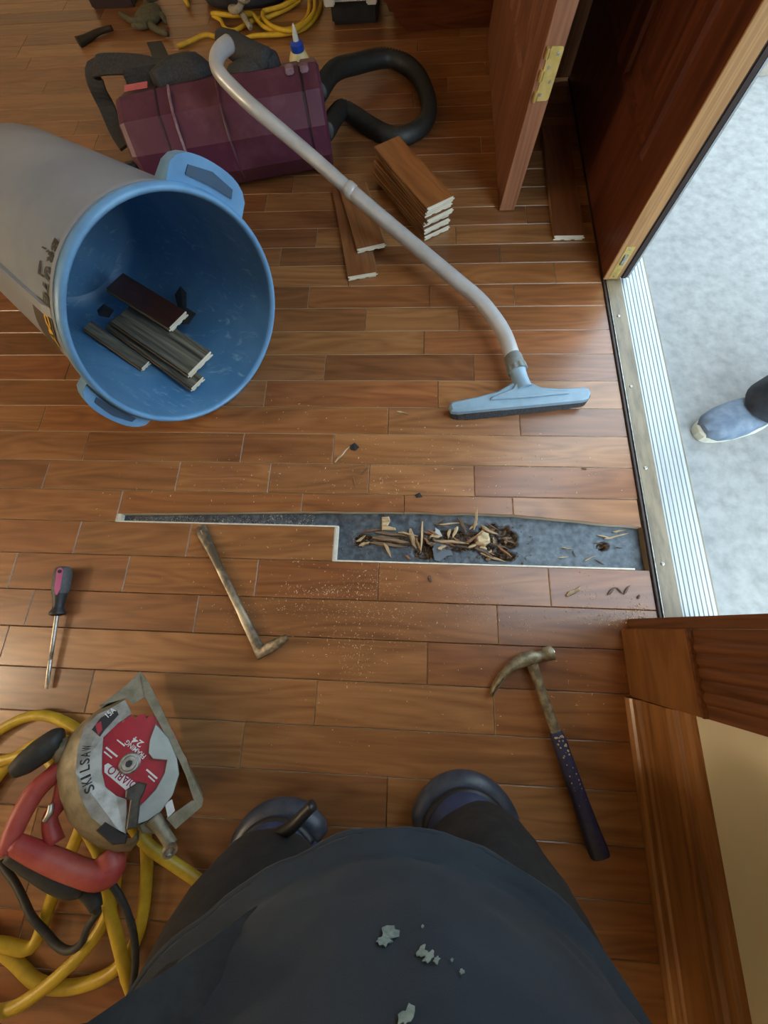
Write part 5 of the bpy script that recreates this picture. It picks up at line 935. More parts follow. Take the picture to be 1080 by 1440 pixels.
def small_face(hc, fwd, side, parent, k=1.0):
    q = MB()
    tip = hc + fwd*0.112*k; q.loft([[hc + fwd*0.085*k + side*a*k + Vector((0, 0, b_*k)) for a, b_ in ((0.006, 0.030), (0.015, -0.022), (-0.015, -0.022), (-0.006, 0.030))], [tip + side*a*k*0.5 + Vector((0, 0, b_*k*0.5 - 0.012*k)) for a, b_ in ((0.006, 0.004), (0.014, -0.012), (-0.014, -0.012), (-0.006, 0.004))]]); q.build('nose', 'skin', parent, smooth=True)
    for s_ in (1, -1):
        q = MB(); q.lathe([(0.002, 0.004), (0.009, 0.002), (0.012, -0.004), (0.006, -0.009)], hc + fwd*0.086*k + side*s_*0.032*k + Vector((0, 0, 0.012*k)), fwd, 14); q.build('eye', 'white', parent, smooth=True)
        q = MB(); q.lathe([(0.001, 0.0052), (0.0045, 0.0046), (0.0046, 0.002)], hc + fwd*0.0862*k + side*s_*0.032*k + Vector((0, 0, 0.012*k)), fwd, 12); q.build('iris', 'badge', parent, smooth=True)
        q = MB(); q.tube([hc + side*s_*(0.078+d)*k + fwd*e*k + Vector((0, 0, z_*k)) for d, e, z_ in ((0.0, 0.012, -0.022), (0.008, 0.0, -0.012), (0.013, -0.010, 0.008), (0.010, -0.006, 0.026), (0.0, 0.010, 0.030))], 0.007*k, 8); q.build('ear', 'skin', parent, smooth=True)
    q = MB(); q.tube([hc + fwd*0.084*k + side*0.024*k + Vector((0, 0, -0.046*k)), hc + fwd*0.096*k + Vector((0, 0, -0.047*k)), hc + fwd*0.084*k - side*0.024*k + Vector((0, 0, -0.046*k))], [0.003, 0.006, 0.003], 8); q.build('mouth', M('lips', (0.34, 0.13, 0.10), 0.5), parent, smooth=True)
    q = MB(); rings = []
    for i in range(8):
        ph_ = math.radians(-8 + 98*i/7); z_ = math.sin(ph_)*0.092*k; r_ = math.cos(ph_)
        rings.append([hc + Vector((0, 0, 0.028*k + z_)) + (side*math.cos(t)*0.088*r_ + fwd*(math.sin(t)*0.104*r_ - 0.012))*k - fwd*(0.03*k if (math.sin(t) > 0.2 and i < 3) else 0) for t in [2*math.pi*j/24 for j in range(24)]])
    q.loft(rings, cap=False); q.build('hair', 'hair', parent, smooth=True)
small_face(hd_, Vector((0, 0.93, -0.36)).normalized(), Vector((1, 0, 0)), ph)
# trousers
tj = {'pel': (pel + Vector((0, -0.01, 0.02)), 0.185, 0.150)}; te = []
for n_, k_, h_, a_ in (('R', kR, hR, aR), ('L', kL, hL, aL)):
    sx_ = 1 if n_ == 'R' else -1
    tj.update({'h'+n_: (h_ + Vector(((0.045 if sx_ > 0 else -0.028), 0.015, -0.02)), 0.120, 0.120), 'm'+n_: ((k_*0.5 + h_*0.5) + Vector(((0.040 if sx_ > 0 else -0.020), 0.052, 0.0)), 0.110, 0.108), 'k'+n_: (k_ + Vector((0, 0.026, 0.042)), 0.080, 0.078), 'c'+n_: ((k_*0.5 + a_*0.5) + Vector((0, 0, 0.012)), 0.068, 0.066), 'a'+n_: (a_ + Vector((0, 0.03, 0.010)), 0.058, 0.052)})
    te += [('pel', 'h'+n_), ('h'+n_, 'm'+n_), ('m'+n_, 'k'+n_), ('k'+n_, 'c'+n_), ('c'+n_, 'a'+n_)]
def ground(v): return Vector((v.x, v.y, max(v.z, 0.004)))
def crumple(v): 
    d = noise.noise_vector(v*14)*0.006 + noise.noise_vector(v*34)*0.0022; v = v + d; return Vector((v.x, v.y, max(v.z, 0.004)))
tr = skin('trousers', tj, te, 'trouser', ph, sub=3, root='pel', post=crumple)
# knee pads: navy cushion over each knee with a grey bumper round its front
for n_, k_, yaw in (('R', kR, 0.02), ('L', kL, 0.45)):
    f_ = Vector((-math.sin(yaw), math.cos(yaw), 0)); s_ = Vector((math.cos(yaw), math.sin(yaw), 0)); c0 = k_ + Vector((0, 0, 0.0))
    kp = MB(); rings = []
    for i in range(11):
        e = math.radians(-62 + 140*i/10); rings.append([c0 + Vector((0, 0, 0.06*math.sin(e)+0.004)) + (s_*math.cos(t)*0.076 + f_*(math.sin(t)*(0.082 if math.sin(t) > 0 else 0.03)))*max(math.cos(e), 0.05)**0.5 for t in [2*math.pi*j/32 for j in range(32)]])
    kp.loft(rings); po = kp.build('knee_pad', 'pad_blue', ph, smooth=True)
    for v in po.data.vertices: v.co.z = max(v.co.z, 0.003)
    arc = [c0 + s_*math.sin(a)*0.078 + f_*(math.cos(a)*0.078) + Vector((0, 0, -0.012)) for a in [(-1.45 + 2.9*i/16) for i in range(17)]]
    sh2 = MB(); sh2.tube(arc, [0.016] + [0.022]*15 + [0.016], 14, smooth=2); so = sh2.build('bumper', 'pad_grey', po, smooth=True)
    for v in so.data.vertices: v.co.z = max(v.co.z, 0.002)
    arc = [c0 + s_*math.sin(a)*0.072 + f_*(math.cos(a)*0.075) + Vector((0, 0, 0.020)) for a in [(-1.35 + 2.7*i/16) for i in range(17)]]
    gr = MB(); gr.tube(arc, 0.0085, 8, smooth=2); gr.build('piping', 'black', po, smooth=True)
st = MB(); st.tube([(-0.208, -0.3226, 0.17), (-0.1769, -0.3048, 0.19), (-0.1529, -0.2826, 0.21), (-0.1363, -0.2636, 0.22), (-0.1256, -0.2523, 0.225)], [0.010, 0.010, 0.009, 0.008, 0.008], 8); st.build('pad_strap', 'black', ph, smooth=True)
# boots
MT['boot'] = M('dark_work_boot', (0.030, 0.028, 0.026), 0.6, c2=(0.055, 0.05, 0.045), scale=50)
for n_, a_ in (('R', aR), ('L', aL)):
    bj = {'a': (a_ + Vector((0, 0.05, 0.014)), 0.050, 0.05), 'h': (a_ + Vector((0, -0.005, 0.010)), 0.050, 0.050), 'b': (a_ + Vector((0, -0.06, -0.005)), 0.050, 0.046), 't': (a_ + Vector((0, -0.13, -0.020)), 0.046, 0.030)}
    skin('boot', bj, [('a', 'h'), ('h', 'b'), ('b', 't')], 'boot', ph, sub=2, post=ground)
# shirt: rings round the torso, belly forward, hem resting on the lap
def sring(z, cx, cy, rx, rf, rb, n=56, wob=0.0, tilt=0.0):
    skew = 0.034 if z < 0.7 else 0.0
    out = []
    for j in range(n):
        t = 2*math.pi*j/n; c_, s_ = math.cos(t), math.sin(t)
        ry = rf*(0.42 + 0.58*abs(s_)) if s_ > 0 else rb
        w_ = wob*noise.noise(Vector((c_*2.2, s_*2.2, z*7)))
        out.append(Vector((cx + c_*(rx+w_) + (skew*s_*s_ if s_ > 0 else 0), cy + s_*(ry+w_), z + tilt*s_)))
    return out
prof_s = [(0.398, -0.014, -0.40, 0.256, 0.180, 0.165), (0.402, -0.012, -0.40, 0.262, 0.200, 0.17), (0.416, -0.010, -0.40, 0.262, 0.206, 0.17), (0.4175, -0.010, -0.40, 0.252, 0.192, 0.168), (0.424, -0.010, -0.40, 0.252, 0.188, 0.168), (0.46, -0.010, -0.40, 0.252, 0.192, 0.165), (0.51, -0.012, -0.40, 0.246, 0.194, 0.16), (0.58, -0.014, -0.40, 0.234, 0.186, 0.15), (0.66, -0.015, -0.405, 0.212, 0.164, 0.14), (0.75, -0.015, -0.415, 0.208, 0.142, 0.13), (0.85, -0.015, -0.42, 0.208, 0.125, 0.12), (0.93, -0.015, -0.425, 0.200, 0.112, 0.105), (0.98, -0.012, -0.42, 0.150, 0.088, 0.085), (1.01, -0.01, -0.41, 0.078, 0.068, 0.066), (1.03, -0.01, -0.405, 0.066, 0.064, 0.062)]
dense = []
for A_, B_ in zip(prof_s[:-1], prof_s[1:]):
    k_ = max(1, int((B_[0]-A_[0])/0.012))
    for i in range(k_): dense.append(tuple(x_ + (y_-x_)*i/k_ for x_, y_ in zip(A_, B_)))
dense.append(prof_s[-1])
def wrinkled(p_, off=0.0):
    z, a, b_, c_, d_, e_ = p_; base_r = sring(z, a, b_, c_+off, d_+off, e_+off, n=120); out = []
    for v in base_r:
        d = Vector((v.x-a, v.y-b_, 0)); u_ = d.normalized() if d.length > 1e-5 else Vector((0, 1, 0))
        w_ = 0.011*noise.noise(Vector((v.x*5, v.y*5, z*5))) + 0.006*noise.noise(Vector((v.x*9 + z*14, v.y*6, z*22 - v.x*16)))
        w_ += 0.0035*noise.noise(Vector((v.x*24 - z*30, v.y*14, z*40 + v.x*20)))
        out.append(v + u_*w_*(1.0 if z < 0.93 else 0.2))
    return out
q = MB(); q.loft([wrinkled(p_) for p_ in dense], cap=False)
q.loft([wrinkled(p_, -0.006) for p_ in reversed(dense)], cap=False)
shirt = q.build('shirt', 'shirt', ph, smooth=True)
hm = MB(); hr = wrinkled(prof_s[1]); hm.tube(hr + hr[:2], 0.004, 6, smooth=1); hm.build('hem', 'shirt', shirt, smooth=True)
for s_, n_ in ((1, 'R'), (-1, 'L')):
    sj = {'s': (body_j['sh'+n_][0] + Vector((-s_*0.02, 0, 0)), 0.082, 0.082), 'm': (body_j['sh'+n_][0]*0.5 + body_j['el'+n_][0]*0.5, 0.066, 0.066), 'e': (body_j['el'+n_][0]*0.9 + body_j['sh'+n_][0]*0.1, 0.060, 0.060)}
    skin('sleeve', sj, [('s', 'm'), ('m', 'e')], 'shirt', shirt, sub=2)
# dried paint on the shirt front
from mathutils.bvhtree import BVHTree
bv = BVHTree.FromPolygons([v.co.copy() for v in shirt.data.vertices], [list(p_.vertices) for p_ in shirt.data.polygons])
base_ = wloc(ph); cpos = Vector((0, 0, 0.875))
def paint_spot(toward, size, seed):
    d = (Vector(toward) - cpos).normalized(); loc, nrm, idx, dist = bv.ray_cast(cpos - base_, d)
    if loc is None: return
    if nrm.dot(d) > 0: nrm = -nrm
    u_ = nrm.orthogonal().normalized(); v_ = nrm.cross(u_); rg = random.Random(seed); n = 14; ol = []
    for i in range(n):
        t = 2*math.pi*i/n; r = size*rg.uniform(0.35, 0.95); pt = loc + u_*math.cos(t)*r + v_*math.sin(t)*r*1.4
        near = bv.find_nearest(pt); ol.append(near[0] + nrm*0.0022 + base_)
    q = MB(); q.prism(ol, nrm*0.0006); q.build('paint_spot', 'paint', shirt)
for tg_, sz, sd in (((-0.0077, -0.2902, 0.4), 0.0085, 1), ((-0.011, -0.2947, 0.4), 0.006, 8), ((0.0323, -0.3035, 0.4), 0.0045, 3), ((0.0255, -0.3014, 0.4), 0.0045, 2), ((0.0391, -0.3062, 0.4), 0.003, 7), ((0.0268, -0.2814, 0.4), 0.0015, 4), ((0.0114, -0.3476, 0.4), 0.005, 5), ((0.0632, -0.3129, 0.4), 0.0018, 6), ((0.0539, -0.3052, 0.4), 0.0012, 9)):
    paint_spot(tg_, sz, sd)
# ------------------------------------------------------------------ person stepping up to the doorway outside
MT['shoe'] = M('slate_blue_sneaker', (0.085, 0.115, 0.17), 0.6, c2=(0.14, 0.175, 0.23), scale=40)
MT['sole'] = M('cream_sole', (0.55, 0.52, 0.42), 0.7)
MT['slacks'] = M('charcoal_trousers', (0.016, 0.018, 0.026), 0.85, c2=(0.03, 0.033, 0.042), scale=40, bumps=0.3)
MT['jacket'] = M('charcoal_jacket', (0.03, 0.033, 0.04), 0.85, scale=40, bumps=0.3)
vp_ = thing('person', 'person in dark trousers and slate blue sneakers standing on the porch', 'person', (1.02, 0.62, -0.03))
PZ = -0.03; F1 = Vector((0.935, 0.575, PZ)); F2 = Vector((1.22, 0.66, PZ)); fd = Vector((-0.93, -0.36, 0)).normalized(); sd_ = Vector((0.36, -0.93, 0))
hip = Vector((1.08, 0.62, 0.90)); ch2 = hip + Vector((-0.02, -0.01, 0.42))
pj = {'pel': (hip, 0.12, 0.10), 'wa': (hip + Vector((0, 0, 0.2)), 0.12, 0.095), 'ch': (ch2, 0.15, 0.11), 'n0': (ch2 + Vector((-0.01, 0, 0.15)), 0.058, 0.058), 'n1': (ch2 + Vector((-0.02, -0.01, 0.21)), 0.055, 0.055), 'd0': (ch2 + Vector((-0.04, -0.015, 0.27)), 0.07, 0.078), 'd1': (ch2 + Vector((-0.05, -0.02, 0.35)), 0.078, 0.09), 'd2': (ch2 + Vector((-0.04, -0.015, 0.415)), 0.055, 0.06)}
pe_ = [('pel', 'wa'), ('wa', 'ch'), ('ch', 'n0'), ('n0', 'n1'), ('n1', 'd0'), ('d0', 'd1'), ('d1', 'd2')]
sl = {'pel': (hip + Vector((0, 0, 0.03)), 0.155, 0.125)}; sle = []
for n_, f0, sg_ in (('A', F1, 1), ('B', F2, -1)):
    an = f0 + Vector((0, 0, 0.085)); hp_ = hip + sd_*0.09*sg_ + Vector((0, 0, -0.03)); kn_ = an*0.52 + hp_*0.48 + fd*0.05
    pj.update({'h'+n_: (hp_, 0.08, 0.08), 'k'+n_: (kn_, 0.055, 0.055), 'a'+n_: (an, 0.036, 0.036), 'f'+n_: (f0 + fd*0.10 + Vector((0, 0, 0.045)), 0.036, 0.026)}); pe_ += [('pel', 'h'+n_), ('h'+n_, 'k'+n_), ('k'+n_, 'a'+n_), ('a'+n_, 'f'+n_)]
    sl.update({'h'+n_: (hp_, 0.105, 0.10), 'k'+n_: (kn_, 0.076, 0.076), 'a'+n_: (an + fd*0.022 + Vector((0, 0, -0.022)), 0.066, 0.066)}); sl.update({'z'+n_: (an + fd*0.050 + Vector((0, 0, -0.035)), 0.074, 0.060)}); sle += [('pel', 'h'+n_), ('h'+n_, 'k'+n_), ('k'+n_, 'a'+n_), ('a'+n_, 'z'+n_)]
    so_ = MB(); rings = []
    for t, w_, zt in ((-0.062, 0.022, 0.030), (-0.055, 0.032, 0.060), (-0.02, 0.036, 0.082), (0.03, 0.037, 0.080), (0.07, 0.041, 0.068), (0.12, 0.047, 0.056), (0.16, 0.046, 0.050), (0.195, 0.037, 0.044), (0.215, 0.020, 0.034)):
        rings.append([f0 + fd*t + sd_*(w_*math.cos(a)) + Vector((0, 0, 0.020 + (zt-0.018)*max(0, math.sin(a))**0.7)) for a in [math.pi*j/12 for j in range(13)]])
    so_.loft(rings, cap=True); shoe = so_.build('sneaker', 'shoe', vp_, smooth=True, sharp=60)
    sol = MB(); ol_ = []
    for i in range(28):
        a = 2*math.pi*i/28; t = 0.0765 + 0.146*math.cos(a); w_ = 0.047*math.copysign(abs(math.sin(a))**0.7, math.sin(a))*(1.0 if math.cos(a) > -0.2 else 0.86); ol_.append(f0 + fd*t + sd_*w_ + Vector((0, 0, 0.001)))
    sol.prism(ol_, (0, 0, 0.024), ch=0.004); sol.build('sole', 'sole', shoe)
    hmr = MB(); hmr.loft([[f0 + fd*(o_ + a_*math.cos(t)) + sd_*(b2*math.sin(t)) + Vector((0, 0, z_ + 0.012*math.cos(t)*(z_ < 0.1))) for t in [2*math.pi*j/28 for j in range(28)]] for z_, o_, a_, b2 in ((0.050, 0.030, 0.092, 0.066), (0.075, 0.028, 0.090, 0.065), (0.13, 0.012, 0.075, 0.062), (0.24, 0.004, 0.068, 0.062))], cap=False); hmr.build('trouser_cuff', 'slacks', vp_, smooth=True)
    lc = MB()
    for t in (0.045, 0.065, 0.085, 0.105): lc.tube([f0 + fd*t + sd_*w_ + Vector((0, 0, 0.058 + (0.105-t)*0.35 + 0.012*(1-(w_/0.03)**2))) for w_ in (-0.03, -0.015, 0, 0.015, 0.03)], 0.003, 6)
    lc.build('laces', 'white', shoe)
    sh_ = ch2 + sd_*0.19*sg_ + Vector((0, 0, 0.10)); el_ = sh_ + sd_*0.05*sg_ + Vector((0.02, 0, -0.29)); wr_ = el_ + fd*0.10 + Vector((0, 0, -0.23)); pa = wr_ + fd*0.02 + Vector((0, 0, -0.07))
    pj.update({'s'+n_: (sh_, 0.055, 0.055), 'e'+n_: (el_, 0.042, 0.042), 'w'+n_: (wr_, 0.028, 0.024), 'p'+n_: (pa, 0.018, 0.034)}); pe_ += [('ch', 's'+n_), ('s'+n_, 'e'+n_), ('e'+n_, 'w'+n_), ('w'+n_, 'p'+n_)]
    for i_, (df, l_) in enumerate(((0.026, 0.066), (0.009, 0.074), (-0.008, 0.069), (-0.024, 0.054))):
        b0 = pa + fd*df + Vector((0, 0, -0.034)); b1 = b0 + Vector((0, 0, -l_*0.5)) + fd*0.004; b2 = b1 + Vector((0, 0, -l_*0.45)) + fd*0.014 - sd_*sg_*0.012
        pj.update({f'f{i_}a'+n_: (b0, 0.009, 0.009), f'f{i_}b'+n_: (b1, 0.0085, 0.0085), f'f{i_}c'+n_: (b2, 0.007, 0.007)}); pe_ += [('p'+n_, f'f{i_}a'+n_), (f'f{i_}a'+n_, f'f{i_}b'+n_), (f'f{i_}b'+n_, f'f{i_}c'+n_)]
    t0 = wr_ + fd*0.035 + Vector((0, 0, -0.035)); t1 = t0 + fd*0.022 + Vector((0, 0, -0.032)); t2 = t1 + fd*0.004 + Vector((0, 0, -0.028))
    pj.update({'ta'+n_: (t0, 0.011, 0.011), 'tb'+n_: (t1, 0.010, 0.010), 'tc'+n_: (t2, 0.008, 0.008)}); pe_ += [('w'+n_, 'ta'+n_), ('ta'+n_, 'tb'+n_), ('tb'+n_, 'tc'+n_)]
skin('body', pj, pe_, 'skin', vp_, sub=2, root='pel')
skin('trousers', sl, sle, 'slacks', vp_, sub=2, root='pel')
jk = {'pel': (hip + Vector((0, 0, 0.06)), 0.155, 0.125), 'wa': (hip + Vector((0, 0, 0.22)), 0.15, 0.12), 'ch': (ch2, 0.172, 0.13), 'nk': (ch2 + Vector((-0.01, 0, 0.12)), 0.08, 0.08)}; je = [('pel', 'wa'), ('wa', 'ch'), ('ch', 'nk')]
for n_ in 'AB':
    jk.update({'s'+n_: (pj['s'+n_][0], 0.072, 0.072), 'e'+n_: (pj['e'+n_][0], 0.055, 0.055), 'w'+n_: (pj['w'+n_][0] + Vector((0, 0, 0.03)), 0.044, 0.042)}); je += [('ch', 's'+n_), ('s'+n_, 'e'+n_), ('e'+n_, 'w'+n_)]
skin('jacket', jk, je, 'jacket', vp_, sub=2, root='pel')
small_face(ch2 + Vector((-0.05, -0.02, 0.335)), fd, Vector((fd.y, -fd.x, 0)), vp_)
# ------------------------------------------------------------------ splinters, chips and sawdust
rgs = random.Random(21)
def splinter(a, b_, w_, tint, label, group, name='wood_splinter'):
    a = Vector(a); b_ = Vector(b_); X, Y, Z = frame(b_-a); L = (b_-a).length; q = MB(); rows = []
    for i in range(5):
        t = i/4; k = [0.45, 1.0, 0.9, 0.7, 0.15][i]; jz = rgs.uniform(-0.15, 0.15)*w_
        c = Vector((t*L - L/2, rgs.uniform(-0.2, 0.2)*w_, jz)); rows.append([c + Vector((0, y_*w_*k, z_*w_*k*0.5)) for y_, z_ in ((-0.5, -0.3), (0.5, -0.35), (0.42, 0.3), (-0.3, 0.42))])
    q.loft(rows); o = q.build(name, 'splinter', None, origin=(0, 0, 0)); c = (a+b_)/2
    o.matrix_world = Matrix(((X.x, Y.x, Z.x, c.x), (X.y, Y.y, Z.y, c.y), (X.z, Y.z, Z.z, c.z), (0, 0, 0, 1))); o.color = (*tint, 1)
    return tag(o, label, 'splinter', group)
pale = (1.25, 1.2, 1.05); tan = (0.95, 0.85, 0.7); drk = (0.28, 0.22, 0.2); red = (0.62, 0.36, 0.24)
GR = 'rotten splinters in the cut-out'
sp_list = [  # px ends are the visible ends of each splinter in the cut-out
 ([(0.0419, 0.248, -0.012), (0.0391, 0.1714, -0.012)], 0.0060, pale), ([(0.0131, 0.2299, -0.013), (0.0273, 0.1796, -0.012)], 0.0125, tan), ([(0.1079, 0.2296, -0.01), (0.1026, 0.2069, -0.01)], 0.0085, pale), ([(0.1249, 0.2371, -0.01), (0.1143, 0.2072, -0.01)], 0.0085, pale),
 ([(-0.0489, 0.1913, -0.012), (-0.0309, 0.1576, -0.012)], 0.0090, tan), ([(0.0025, 0.164, -0.014), (0.016, 0.1542, -0.014)], 0.0070, red), ([(-0.0157, 0.2196, -0.01), (0.032, 0.2103, -0.01)], 0.0055, tan), ([(0.0689, 0.2004, -0.008), (0.1519, 0.1957, -0.008)], 0.0080, tan), ([(0.1433, 0.1951, -0.006), (0.1771, 0.2165, -0.006)], 0.0075, red),
 ([(0.0555, 0.2266, -0.01), (0.0892, 0.2083, -0.01)], 0.0060, red), ([(0.0657, 0.2445, -0.01), (0.1063, 0.2331, -0.01)], 0.0045, drk), ([(0.0825, 0.239, -0.008), (0.1365, 0.2456, -0.008)], 0.0045, tan), ([(0.1365, 0.2456, -0.008), (0.1798, 0.2344, -0.008)], 0.0050, drk), ([(0.1284, 0.2578, -0.008), (0.1443, 0.2196, -0.008)], 0.0110, drk), ([(0.18, 0.2396, -0.008), (0.2189, 0.218, -0.008)], 0.0090, tan), ([(0.1938, 0.2472, -0.009), (0.223, 0.2287, -0.009)], 0.0045, drk),
 ([(0.1652, 0.1863, -0.01), (0.2164, 0.1592, -0.01)], 0.0070, drk), ([(0.1781, 0.1733, -0.011), (0.2359, 0.155, -0.011)], 0.0075, tan), ([(0.2178, 0.1909, -0.009), (0.2489, 0.1649, -0.009)], 0.0060, red), ([(0.2019, 0.1975, -0.01), (0.2439, 0.185, -0.01)], 0.0060, drk), ([(0.2283, 0.2097, -0.008), (0.2572, 0.1985, -0.008)], 0.0060, drk), ([(0.0472, 0.2217, -0.012), (0.0692, 0.2152, -0.012)], 0.0070, red), ([(0.0456, 0.2077, -0.012), (0.0625, 0.1908, -0.012)], 0.0060, red), ([(0.0725, 0.2238, -0.011), (0.059, 0.206, -0.011)], 0.0050, tan),
 ([(-0.1139, 0.1931, -0.012), (-0.0942, 0.2111, -0.012)], 0.0070, pale), ([(-0.1083, 0.1831, -0.013), (-0.0832, 0.1941, -0.013)], 0.0090, tan), ([(-0.105, 0.2181, -0.013), (-0.0503, 0.2266, -0.013)], 0.0050, red), ([(-0.0771, 0.207, -0.015), (0.0103, 0.197, -0.015)], 0.0130, (0.6, 0.5, 0.42)), ([(-0.0832, 0.1911, -0.015), (0.0054, 0.1848, -0.015)], 0.0100, (0.5, 0.4, 0.33)), ([(-0.0708, 0.2197, -0.016), (0.0084, 0.2111, -0.016)], 0.0090, (0.45, 0.36, 0.3)),
 ([(0.3904, 0.1868, -0.016), (0.3967, 0.1703, -0.016)], 0.0028, drk), ([(0.4151, 0.1626, -0.016), (0.4423, 0.1766, -0.016)], 0.0030, tan), ([(0.441, 0.1666, -0.016), (0.4617, 0.154, -0.016)], 0.0030, drk), ([(0.4505, 0.2253, -0.014), (0.485, 0.2176, -0.014)], 0.0040, tan), ([(0.4649, 0.2152, -0.013), (0.5215, 0.2302, -0.013)], 0.0045, pale), ([(0.487, 0.233, -0.014), (0.5169, 0.2389, -0.014)], 0.0050, tan), ([(0.4884, 0.1958, -0.014), (0.5042, 0.1945, -0.014)], 0.0035, drk), ([(0.366, 0.1925, -0.014), (0.3915, 0.1898, -0.014)], 0.0030, tan), ([(0.356, 0.169, -0.015), (0.3804, 0.1713, -0.015)], 0.0030, pale), ([(0.4417, 0.2063, -0.014), (0.4606, 0.2034, -0.014)], 0.0035, drk),
 ([(0.0791, 0.2443, -0.008), (0.0996, 0.2571, -0.008)], 0.0040, red), ([(0.1529, 0.2302, -0.008), (0.1734, 0.2447, -0.008)], 0.0050, tan), ([(0.0891, 0.198, -0.01), (0.1189, 0.1885, -0.01)], 0.0050, red), ([(0.119, 0.1919, -0.01), (0.1552, 0.1827, -0.01)], 0.0055, drk), ([(0.027, 0.205, -0.01), (0.039, 0.1727, -0.01)], 0.0060, (0.8, 0.45, 0.12))]
rx_ = random.Random(9)
for i in range(26):
    cx, cy, rx, ry, d_ = pits[(0, 0, 1, 1, 1, 6)[i % 6]]; a = rx_.uniform(0, math.pi); l_ = rx_.uniform(0.010, 0.026)
    x_ = cx + rx_.uniform(-0.8, 0.8)*rx; y_ = cy + rx_.uniform(-0.8, 0.8)*ry; y_ = min(max(y_, seams[14]+0.018), 0.240)
    z_ = -0.013 + rx_.uniform(-0.004, 0.004); dv = Vector((math.cos(a), math.sin(a)*0.7, rx_.uniform(-0.15, 0.25)))*l_
    sp_list.append(([tuple(Vector((x_, y_, z_)) - dv*0.5), tuple(Vector((x_, y_, z_)) + dv*0.5)], rx_.uniform(0.004, 0.0105), rx_.choice((pale, tan, drk, drk, red, (0.5, 0.42, 0.36)))))
for pts, w_, tint in sp_list:
    x_ = (pts[0][0]+pts[1][0])/2
    hue = 'pale' if tint[0] > 1.1 else 'dark' if tint[0] < 0.4 else 'reddish' if tint[1] < 0.5*tint[0]+0.1 else 'tan' if tint[0] > 0.9 else 'grey-brown'
    wide = 'broad' if w_ > 0.0085 else 'thin' if w_ < 0.005 else 'medium'
    zone = 'by the small left pit of the cut-out' if x_ < 0.02 else 'round the big rotten pit in the cut-out' if x_ < 0.26 else 'on the felt at the sill end of the cut-out'
    zone = 'among the broken pieces mid cut-out' if 0.02 <= x_ < 0.115 else zone
    splinter(pts[0], pts[1], w_, tint, f'{wide} {hue} wood splinter lying {zone}', GR)
splinter((0.1649, 0.2293, -0.01), (0.1693, 0.2766, 0.02), 0.0075, tan, 'tan splinter standing up out of the rotten patch', None)
splinter((-0.1795, 0.3932, 0.003), (-0.1443, 0.4386, 0.004), 0.0055, pale, 'pale long splinter lying beside the small black felt scrap', None)
splinter((-0.0275, 0.5414, 0.0025), (0.0061, 0.5308, 0.003), 0.0055, tan, 'curled tan splinter lying by the brush end of the floor tool', None)
for pts, w_, tint, lb in (([(0.359, 0.0805, 0.0035), (0.3933, 0.1016, 0.0035)], 0.0105, (0.8, 0.68, 0.58), 'grey-brown split wood chip on the plank below the cut-out'), ([(0.4481, 0.0865, 0.003), (0.4671, 0.104, 0.003)], 0.0065, drk, 'largest dark chip of the cluster by the sill nosing'), ([(0.4699, 0.1026, 0.003), (0.4799, 0.0875, 0.003)], 0.0040, drk, 'thin dark chip leaning to its larger neighbour by the sill'), ([(0.483, 0.0876, 0.003), (0.498, 0.1081, 0.003)], 0.0045, drk, 'dark curled sliver in the chip cluster by the sill'), ([(0.5106, 0.0794, 0.0025), (0.5165, 0.0887, 0.0025)], 0.0045, drk, 'tiny dark chip next to the sill nosing'), ([(0.0582, 0.1166, 0.003), (0.0615, 0.1007, 0.003)], 0.0075, drk, 'single dark chip on the plank below the bluish felt flap'), ([(-0.1111, 0.3599, 0.0022), (-0.0962, 0.3812, 0.0022)], 0.0050, (0.6, 0.4, 0.3), 'small brown chip lying at a plank joint above the cut-out'), ([(0.4258, 0.3876, 0.0022), (0.4388, 0.384, 0.0022)], 0.0040, drk, 'small dark crumb of wood on a pale plank near the sill'), ([(-0.1324, 0.3595, 0.0022), (-0.1234, 0.3276, 0.0022)], 0.003, red, 'thin reddish sliver on the plank above the cut-out')):
    splinter(pts[0], pts[1], w_, tint, lb, 'chips scattered on the planks')
q = MB(); rows = None
def chunk(pts, h, label, mat, name='wood_chunk', cat='wood chunk'):
    q = MB(); q.prism([Vector(v) for v in pts], (0, 0, h), ch=h*0.35); o = q.build(name, mat); o.color = (1.3, 1.25, 1.1, 1); return tag(o, label, cat)
chunk([(-0.0568, 0.2565, -0.018), (-0.0394, 0.2587, -0.018), (-0.0356, 0.2479, -0.018), (-0.0421, 0.2352, -0.018), (-0.023, 0.2303, -0.018), (-0.0211, 0.225, -0.018), (-0.0556, 0.2242, -0.018)], 0.007, 'pale L-shaped wood chunk stuck in the cut-out', 'splinter')
chunk([(0.1649, 0.213, -0.022), (0.1822, 0.2275, -0.022), (0.1988, 0.2209, -0.022), (0.2013, 0.2001, -0.022), (0.1875, 0.1894, -0.022), (0.1676, 0.194, -0.022)], 0.018, 'crumbly tan chunk of rotten wood in the cut-out', 'splinter')
chunk([(0.0746, 0.1991, -0.017), (0.1032, 0.1947, -0.017), (0.1145, 0.1677, -0.017), (0.0995, 0.1655, -0.017), (0.0828, 0.1516, -0.017), (0.0712, 0.1546, -0.017), (0.0662, 0.1817, -0.017)], 0.0014, 'torn bluish felt flap in the middle of the cut-out', M('blue_grey_felt', (0.13, 0.16, 0.20), 0.6), 'felt_flap', 'felt flap')
chunk([(0.0728, 0.2333, -0.014), (0.0829, 0.2265, -0.014), (0.0896, 0.2127, -0.014), (0.0795, 0.2072, -0.014), (0.0727, 0.2175, -0.014)], 0.0014, 'small white torn paper flap among the splinters', M('white_torn_paper', (0.55, 0.55, 0.55), 0.7), 'paper_flap', 'paper flap')
